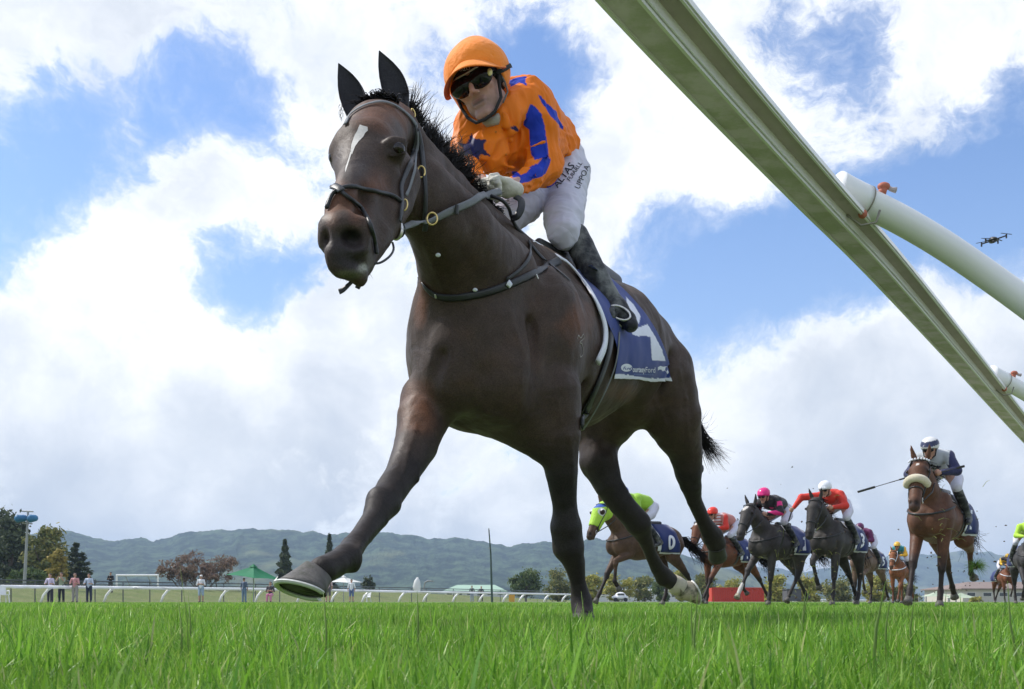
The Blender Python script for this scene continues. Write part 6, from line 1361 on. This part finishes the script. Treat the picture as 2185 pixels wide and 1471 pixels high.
FIELD = [
 dict(h=(1372, 18.7, 54, 'bay racehorse in a lime green hood with white eye cups, seen between the leader\'s legs', (.085, .050, .032)), hk=dict(legs=('low', 'hang', 'plant', 'push'), hood=True, hyaw=.15, number='0', res=.0135),
      j=('jockey in lime green and blue silks, mostly hidden behind the trailing hind leg', (.03, .10, .42), (.30, .55, .04), (.30, .55, .04)), jk=dict(cap2=(.30, .55, .04))),
 dict(h=(1552, 22.8, 50, 'bright bay racehorse with a white star, partly behind the swinging hind leg', (.12, .045, .022)), hk=dict(legs=('plant', 'low', 'fold', 'push'), face=((1.10, 1.74, .05),), number='10', res=.016, hyaw=.25),
      j=('jockey in red silks with a pale striped front and a red cap', (.75, .04, .02), (.5, .2, .18), RED), jk=dict(pattern=lambda V, c_: np.where(((np.sin(V[:, 2]*95) > .1) & (np.abs(V[:, 1]) < .13) & (V[:, 0] > .25))[:, None], np.array((.7, .68, .7)), c_))),
 dict(h=(1660, 19.0, 44, 'grey brown racehorse with a white blaze and one white sock, under the pink cap', GRY), hk=dict(legs=('reach', 'plant', 'push', 'under'), face=((1.10, 1.72, .062), (1.15, 1.62, .03)), socks=(0,), number='1', res=.014, points=(.030, .028, .028)),
      j=('jockey in black silks with pink armbands and a bright pink cap', (.70, .02, .20), (.018, .018, .022), (.018, .018, .022)), jk=dict(band=(.75, .03, .22))),
 dict(h=(1786, 18.0, 38, 'blackish brown racehorse with its head low, under the white capped jockey', DGR), hk=dict(legs=('fold', 'plant', 'push', 'plant'), number='3', res=.0135, hpit=.12, points=(.022, .020, .020)),
      j=('jockey in red silks and a plain white cap reaching out with a whip', (.74, .76, .80), RED, RED), jk=dict(arms=('out', 'wide'), lean=.05, pattern=lambda V, c_: np.where(((V[:, 2] > 2.03) & (V[:, 1] > .1))[:, None], np.array((.75, .75, .78)), c_))),
 dict(h=(2006, 13.3, 36, 'bay racehorse with cream sheepskin noseband and white beaded browband, largest of the chasing field', (.105, .048, .028)), hk=dict(legs=('low', 'plant', 'push', 'up'), noseband='sheepskin', browdots=True, number='1', res=.012, face=((1.115, 1.745, .026),), hyaw=.06),
      j=('jockey in grey and navy silks, navy cap banded in white, holding a long whip', (.018, .024, .075), (.40, .43, .46), (.020, .024, .085)), jk=dict(cap2='navy_white', arms=('wide', 'wide'), pattern=lambda V, c_: np.where((V[:, 2] > 2.02)[:, None] & (np.abs(V[:, 1:2]) < .2), np.array((.66, .68, .72)), c_))),
 dict(h=(1850, 27.5, 38, 'pale bay racehorse mostly hidden behind the blackish brown one', (.15, .10, .07)), hk=dict(legs=('plant', 'fold', 'plant', 'push'), number='5', res=.02),
      j=('jockey in purple silks bent low behind the white capped jockey', (.10, .01, .07), (.12, .015, .08), (.12, .015, .08)), jk=dict(res=.016, lean=.05)),
 dict(h=(1922, 36.0, 34, 'chestnut racehorse with a white bridle and white breastplate', (.20, .075, .03)), hk=dict(legs=('plant', 'low', 'plant', 'push'), noseband='white', number='8', res=.02, points=(.12, .045, .02)),
      j=('jockey in yellow and teal silks and a shiny yellow cap', (.72, .42, .05), (.02, .22, .26), (.78, .42, .03)), jk=dict(res=.016)),
 dict(h=(2141, 45.0, 6, 'small chestnut racehorse furthest back near the right edge', (.16, .06, .03)), hk=dict(legs=('plant', 'fold', 'plant', 'push'), number='7', res=.022, noseband='white'),
      j=('jockey in black and yellow silks and a striped yellow cap', (.72, .45, .03), (.03, .03, .03), (.025, .03, .05)), jk=dict(res=.018, cap2='stripes', pattern=lambda V, c_: np.where(((V[:, 0]+V[:, 2]*.6) % .16 < .07)[:, None], np.array((.72, .45, .03)), c_))),
 dict(h=(2188, 25.5, 18, 'dark grey racehorse cut off by the right edge', (.045, .043, .045)), hk=dict(legs=('low', 'plant', 'plant', 'push'), number='9', res=.018, hyaw=-.1),
      j=('jockey in lime yellow silks and cap cut off by the right edge', (.42, .68, .05), (.45, .72, .06), (.42, .68, .05)), jk=dict(res=.015)),
]
for f_ in FIELD:
    Rh, Th, hh_ = bg_horse(*f_['h'], **f_['hk']); jl, cap, top, sleeve = f_['j']; Rj, HA = bg_jockey(f_['h'][0], f_['h'][1], f_['h'][2], jl, cap, top, sleeve, **f_['jk'])
    if f_['h'][0] == 1786: whip(0, 0, Rj, tuple(HA[-1]), (.42, -.86, 1.05), 'thin black whip pointing down from the hand of the white capped jockey')
    if f_['h'][0] == 2006: whip(0, 0, Rj, tuple(HA[-1]+np.array((.0, .02, 0))), (.50, -.90, 1.52), 'long black whip held out sideways by the navy capped jockey'); whip(0, 0, Rj, tuple(HA[1]), (.48, .40, 1.76), 'short black whip end sticking out beside the navy capped jockey')
# ---------------------------------------------------------------- spectators
def spectator(px, D, label, hgt, topc, legc, hair=(.03, .02, .015), short_sleeve=True, arms='fence', shorts=False, sit=False, skin=(.42, .25, .18), cap=None, yaw=0.0):
    R_ = root('person', tuple(G(px, D)), label, 'person', 'spectators at the fence', rz=yaw); s = hgt/1.75; q = lambda x, y, z: np.array((x*s, y*s, z*s)); B_ = Body(.022)
    dz = -.42 if sit else 0
    B_.ell(q(0, 0, 1.64+dz), (.082*s, .095*s, .12*s), .02); B_.cone(q(0, 0, 1.55+dz), q(0, 0, 1.44+dz), .05*s, .06*s, .02); B_.cone(q(0, -.09, 1.63+dz), q(0, -.10, 1.61+dz), .014, .016, .01)
    B_.chain([(q(0, 0, 1.40+dz), .10*s), (q(0, 0, 1.2+dz), .11*s), (q(0, 0, .98+dz), .12*s)], k=.04)
    LG = {}
    for k in (-1, 1):
        LG[k] = [(q(k*.09, 0, .93+dz), .085*s), (q(k*.11, -.42 if sit else 0, .50), .06*s), (q(k*.12, -.45 if sit else 0, .09), .042*s)]; B_.chain(LG[k], k=.03); B_.cone(LG[k][2][0], LG[k][2][0]+q(0, -.13, -.04), .045*s, .035*s, .02)
    AR = {}
    for k in (-1, 1):
        if arms == 'fence': e, h_ = (k*.27, -.08, 1.14), (k*.13, -.32, 1.15)
        elif arms == 'fold': e, h_ = (k*.25, -.04, 1.14), (-k*.10, -.20, 1.20)
        elif arms == 'camera': e, h_ = (k*.24, -.16, 1.24), (k*.05, -.26, 1.50)
        else: e, h_ = (k*.26, .02, 1.12), (k*.25, -.06, .86)
        AR[k] = [(q(k*.18, 0, 1.42+dz), .055*s), (q(*e)+q(0, 0, dz), .042*s), (q(*h_)+q(0, 0, dz), .032*s)]; B_.chain(AR[k], k=.02); B_.ell(AR[k][2][0], (.04, .045, .045), .01)
    def pc(V, N): c_ = np.tile(skin, (len(V), 1)); c_[(V[:, 2] < .10)] = (.05, .05, .05); return c_
    B_.build('body', SKINA, R_, smooth=0, colf=pc, f=False)
    S_ = Body(.022); S_.chain([(q(0, 0, 1.38+dz), .125*s), (q(0, 0, 1.15+dz), .135*s), (q(0, 0, .97+dz), .135*s)], k=.04); S_.chain([(q(-.16, 0, 1.41+dz), .07*s), (q(.16, 0, 1.41+dz), .07*s)], k=.03)
    for k in (-1, 1): S_.chain([(AR[k][0][0], .066*s), (AR[k][1][0], .056*s)]+([] if short_sleeve else [(AR[k][2][0]*.9+AR[k][1][0]*.1, .042*s)]), k=.02)
    S_.build('shirt', CLOTHA, R_, smooth=1, colf=lambda V, N: np.tile(topc, (len(V), 1)), f=False)
    T_ = Body(.022); T_.chain([(q(-.07, 0, .95+dz), .125*s), (q(.07, 0, .95+dz), .125*s)], k=.03)
    for k in (-1, 1): T_.chain([(LG[k][0][0], .10*s), (LG[k][1][0], .078*s)]+([] if shorts else [(LG[k][2][0], .062*s)]), k=.03)
    T_.build('shorts' if shorts else 'trousers', CLOTHA, R_, smooth=1, colf=lambda V, N: np.tile(legc, (len(V), 1)), f=False)
    h_ = Body(.018); h_.ell(q(0, .018, 1.69+dz), (.09*s, .10*s, .085*s), .01); h_.ell(q(0, -.10, 1.60+dz), (.10, .09, .11), .01, sub=True)
    if cap: h_.cone(q(-.04, -.10, 1.69+dz), q(.04, -.10, 1.69+dz), .02, .02, .02)
    h_.build('cap' if cap else 'hair', CLOTHA, R_, smooth=1, colf=lambda V, N: np.tile(cap or hair, (len(V), 1)), f=False)
    b = MB(); [b.ball(q(k*.03, -.088, 1.655+dz), (.016, .01, .008), 6, 4) for k in (-1, 1)]; lb(b, 'eyes', DARKGL, R_)
spectator(107, 63.5, 'bearded man in a pale lilac shirt, leftmost of four men leaning on the fence', 1.78, (.55, .50, .66), (.03, .03, .05))
spectator(131, 63.5, 'man in a sage green polo shirt raising a camera beside the lilac shirt', 1.86, (.24, .29, .20), (.02, .025, .04), arms='camera')
spectator(160, 63.5, 'man in a pink shirt and grey trousers, third of the four men', 1.80, (.55, .26, .27), (.33, .31, .29), hair=(.16, .09, .08))
spectator(190, 63.5, 'bearded man in a light blue shirt and navy trousers, rightmost of the four men', 1.78, (.48, .55, .68), (.02, .03, .06), hair=(.05, .02, .015))
spectator(236, 92, 'man dressed all in black with folded arms standing on the bank', 1.86, (.012, .012, .014), (.012, .012, .014), arms='fold', short_sleeve=False)
spectator(429, 66, 'man in a white shirt, white cap and pale blue shorts with folded arms', 1.76, (.70, .72, .76), (.30, .40, .52), arms='fold', shorts=True, cap=(.7, .7, .7))
spectator(521, 68, 'man in blue jeans with his back turned under the green umbrella', 1.62, (.10, .14, .22), (.14, .22, .34), yaw=2.8, arms='down')
spectator(577, 62, 'seated person in a dark top and pink skirt right of the green umbrella pole', 1.65, (.06, .05, .06), (.55, .20, .32), sit=True, arms='fold')
spectator(700, 66, 'person in a pink top just behind the raised front hoof', 1.70, (.50, .36, .38), (.10, .09, .10), arms='down', shorts=True)
spectator(750, 76, 'person in a white shirt and denim shorts under the white canopy', 1.70, (.70, .71, .74), (.10, .15, .30), arms='down', shorts=True)
spectator(1007, 118, 'man in a dark green jacket and jeans, left of a pair at the rail', 1.85, (.05, .07, .06), (.28, .33, .42), short_sleeve=False)
spectator(1027, 118, 'man in a dark top, right of a pair at the rail', 1.78, (.045, .05, .06), (.03, .03, .04), hair=(.3, .12, .08), short_sleeve=False)
# ================================================================ grass, thrown turf, haze
GRASS = bpy.data.materials.new('grass_blade'); GRASS.use_nodes = True; t = NT(GRASS.node_tree); bs = t.n['Principled BSDF']; at = t.add('ShaderNodeAttribute', attribute_name='Col').outputs['Color']
t.l.new(at, bs.inputs['Base Color']); bs.inputs['Roughness'].default_value = .42; bs.inputs['Specular IOR Level'].default_value = .35
tr = t.add('ShaderNodeBsdfTranslucent', {0: at}); mx = t.add('ShaderNodeMixShader', {0: .42, 1: bs.outputs[0], 2: tr.outputs[0]}); t.l.new(mx.outputs[0], t.n['Material Output'].inputs[0])
def blades(name, n, D0, D1, wmul, hmul, seed, spread=.56, extra=.5, lmin=.040, lmax=.074, tall=.02, xoff=0.0):
    rs = np.random.RandomState(seed); u = rs.random_sample(n); y = np.sqrt(D0*D0+u*(D1*D1-D0*D0)) if D1 > 2 else D0+(D1-D0)*u**.75
    x = rs.uniform(-1, 1, n)*(y*spread+extra)
    cl = vnoise(np.stack([x, y, 0*x], 1), 7, 2) if D1 < 9 else vnoise(np.stack([x, y, 0*x], 1), 1.2, 2)
    L = rs.uniform(lmin, lmax, n)*hmul*(.78+.5*cl); tl = rs.random_sample(n) < tall; L[tl] *= rs.uniform(1.2, 1.75, tl.sum()); w_ = rs.uniform(.0007, .0017, n)*wmul; w_[tl] *= 1.15
    a = rs.uniform(0, 2*np.pi, n); lean = np.abs(rs.normal(0, .38, n))+.05; lean[rs.random_sample(n) < .10] += .7; curl = rs.uniform(.1, .9, n)
    face = a+np.pi/2+rs.normal(0, .6, n); S = 4; V = np.zeros((n, S, 2, 3), np.float32)
    for i, t_ in enumerate((0, .36, .72, 1.0)):
        hz = L*(t_-.22*curl*t_*t_)*np.cos(lean*t_); hx = L*np.sin(lean)*(t_**1.6); ww = w_*(1-.25*t_-.68*t_**4)
        for k, sg in enumerate((-1, 1)): V[:, i, k, 0] = x+np.cos(a)*hx+sg*ww*np.cos(face); V[:, i, k, 1] = y+np.sin(a)*hx+sg*ww*np.sin(face); V[:, i, k, 2] = hz-.002
    V[..., 2] += bank(x, y)[:, None, None]
    Q = np.zeros((n, S-1, 4), np.int32); base = np.arange(n)*S*2
    for i in range(S-1): Q[:, i] = np.stack([base+2*i, base+2*i+1, base+2*i+3, base+2*i+2], 1)
    r = rs.random_sample(n); pal = np.array([(.20, .37, .045), (.27, .45, .065), (.115, .26, .032), (.37, .50, .11), (.52, .50, .27)]); cum = [.34, .62, .82, .955, 1]; idx = np.searchsorted(cum, r); c = pal[np.clip(idx, 0, 4)]*(.8+.4*rs.random_sample((n, 1)))
    c = c*np.array((.80, .92, .70))*(.72+.56*cl[:, None]); C = np.repeat(c[:, None, :], S*2, 1); C[:, 6:] = C[:, 6:]*.85+np.array((.2, .22, .08))*.15
    me = mesh_np(name, V.reshape(-1, 3), Q.reshape(-1, 4)); paint(me, C.reshape(-1, 3)); tag(link(name, me, GRASS), kind='stuff')
blades('grass', 44000, .24, 1.1, 1.05, 1.0, 1, extra=.35, tall=.012, lmax=.064)
blades('grass', 115000, 1.05, 3.4, 1.15, 1.0, 2, extra=.7, tall=.02)
blades('grass', 120000, 3.3, 9.0, 1.7, 1.0, 3, extra=1.0)
blades('grass', 56000, 8.8, 26, 4.2, .95, 4, extra=2.0, tall=.01)
blades('grass', 40000, 25, 64, 9.0, .85, 5, extra=3.0, tall=.0)
# single long stalks standing clear of the turf
ls = []; C_ = random.Random(5)
def stalk(px0, py0, D, px1, py1, w_): 
    a = Vector(P(px0, 1283, D)); a.z = 0; e = PV(px1, py1, D+.05); m1 = a.lerp(e, .55)+Vector((0, .01, .006)); b = MB(); b.tube([a, m1, e], [w_, w_*.8, w_*.12], 4, flat=(Vector((0, 1, 0)), .25)); return b
b = MB()
for q in ((405, 1300, .95, 384, 1208, .0009), (402, 1300, 1.3, 401, 1262, .0022), (385, 1300, 1.2, 380, 1275, .002), (696, 1300, 1.1, 690, 1262, .0022), (1262, 1300, 1.4, 1240, 1262, .0022), (892, 1300, 1.5, 890, 1262, .0028), (1860, 1300, 1.0, 1890, 1240, .0028), (1712, 1300, 1.6, 1719, 1262, .003), (1705, 1300, 1.6, 1728, 1250, .0025), (1480, 1300, 1.0, 1489, 1264, .0022), (1485, 1300, 1.3, 1474, 1270, .002), (1945, 1300, 1.3, 1952, 1272, .0022), (2185, 1300, 1.1, 2150, 1240, .0022), (1890, 1300, 1.2, 1902, 1262, .0022)):
    k = stalk(*q); b.put(k.v, k.f)
o = b.build('long_stalks', GRASS, None, True); paint(o.data, np.tile((.16, .27, .05), (len(o.data.vertices), 1))); tag(o, kind='stuff')
# thrown turf
DIRT = mat('dark_soil', (.05, .038, .026), rough=.95, var=.4, scale=60, bump=1.0, bscale=80)
def clod(px, py, D, r, seed, label, blades_n=260):
    rn = random.Random(seed); c = PV(px, py, D); R_ = root('turf_clod', tuple(c), label, 'turf clod', 'clods of turf thrown up by the hooves'); q = Body(r*.16)
    for i in range(7): q.ell(np.array(c)+np.array([rn.gauss(0, r*.28) for _ in range(3)])*np.array((1.2, 1, .6)), [r*rn.uniform(.12, .26)]*3, r*.2)
    q.build('soil', DIRT, R_, smooth=0); ls = []
    for i in range(blades_n): d = Vector((rn.gauss(.3, 1), rn.gauss(0, 1), rn.gauss(.3, .8))).normalized(); L = r*rn.uniform(.8, 1.7); p = c+d*r*.25; ls.append([p, p+d*L*.5, p+d*L+Vector((0, 0, -.25*L))])
    o = strands('turf_blades', ls, 3, GRASS, R_, r*.022, .3); paint(o.data, np.tile((.13, .27, .04), (len(o.data.vertices), 1)))
clod(2083, 1209, 12.0, .085, 3, 'green tuft of torn turf in the air right of the largest chasing horse'); clod(1690, 997, 9.0, .016, 4, 'tiny dark clod high in the air above the pink capped jockey', 10)
clod(2085, 1108, 12.0, .02, 6, 'small clod in the air above the torn green tuft', 14)
rn = random.Random(11); b = MB()
for i in range(170):
    px = rn.choice([rn.gauss(1650, 60), rn.gauss(1780, 50), rn.gauss(2010, 60), rn.uniform(1500, 2180)]); py = 1283-abs(rn.gauss(0, 95))-5; D = rn.uniform(10, 19); c = PV(px, py, D); r = rn.uniform(.004, .016); M = Matrix.Rotation(rn.uniform(0, 3), 3, Vector((rn.random(), rn.random(), rn.random())).normalized()); b.box(c, (r*2, r*1.3, r), M, .6)
o = b.build('flying_dirt', DIRT); tag(o, kind='stuff')
ls = []
for i in range(70):
    cx_, cy_, s1, s2, D = rn.choice([(1765, 1180, 45, 45, 15.5), (1765, 1260, 50, 30, 15.), (2010, 1120, 30, 50, 12.2), (1660, 1200, 40, 40, 17), (1720, 1260, 20, 30, 14)]); p = PV(rn.gauss(cx_, s1), rn.gauss(cy_, s2), D+rn.uniform(-.5, .5)); d = Vector((rn.gauss(0, 1), rn.gauss(0, 1), rn.gauss(0, 1))).normalized()*rn.uniform(.05, .14); ls.append([p, p+d*.5+Vector((0, 0, .02)), p+d])
o = strands('flying_grass', ls, 3, GRASS, None, .004, .4); paint(o.data, np.tile((.30, .34, .10), (len(o.data.vertices), 1))); tag(o, kind='stuff')
# the blue air between here and the hills
HZ = bpy.data.materials.new('haze'); HZ.use_nodes = True; t = NT(HZ.node_tree); t.n.clear(); pv = t.add('ShaderNodeVolumePrincipled', {'Density': .00022, 'Color': (.56, .74, 1.0, 1), 'Anisotropy': .1}); t.l.new(pv.outputs[0], t.add('ShaderNodeOutputMaterial').inputs['Volume'])
b = MB(); b.box((0, 2060, 108), (12900, 4300, 224)); o = b.build('haze', HZ); tag(o, kind='stuff')
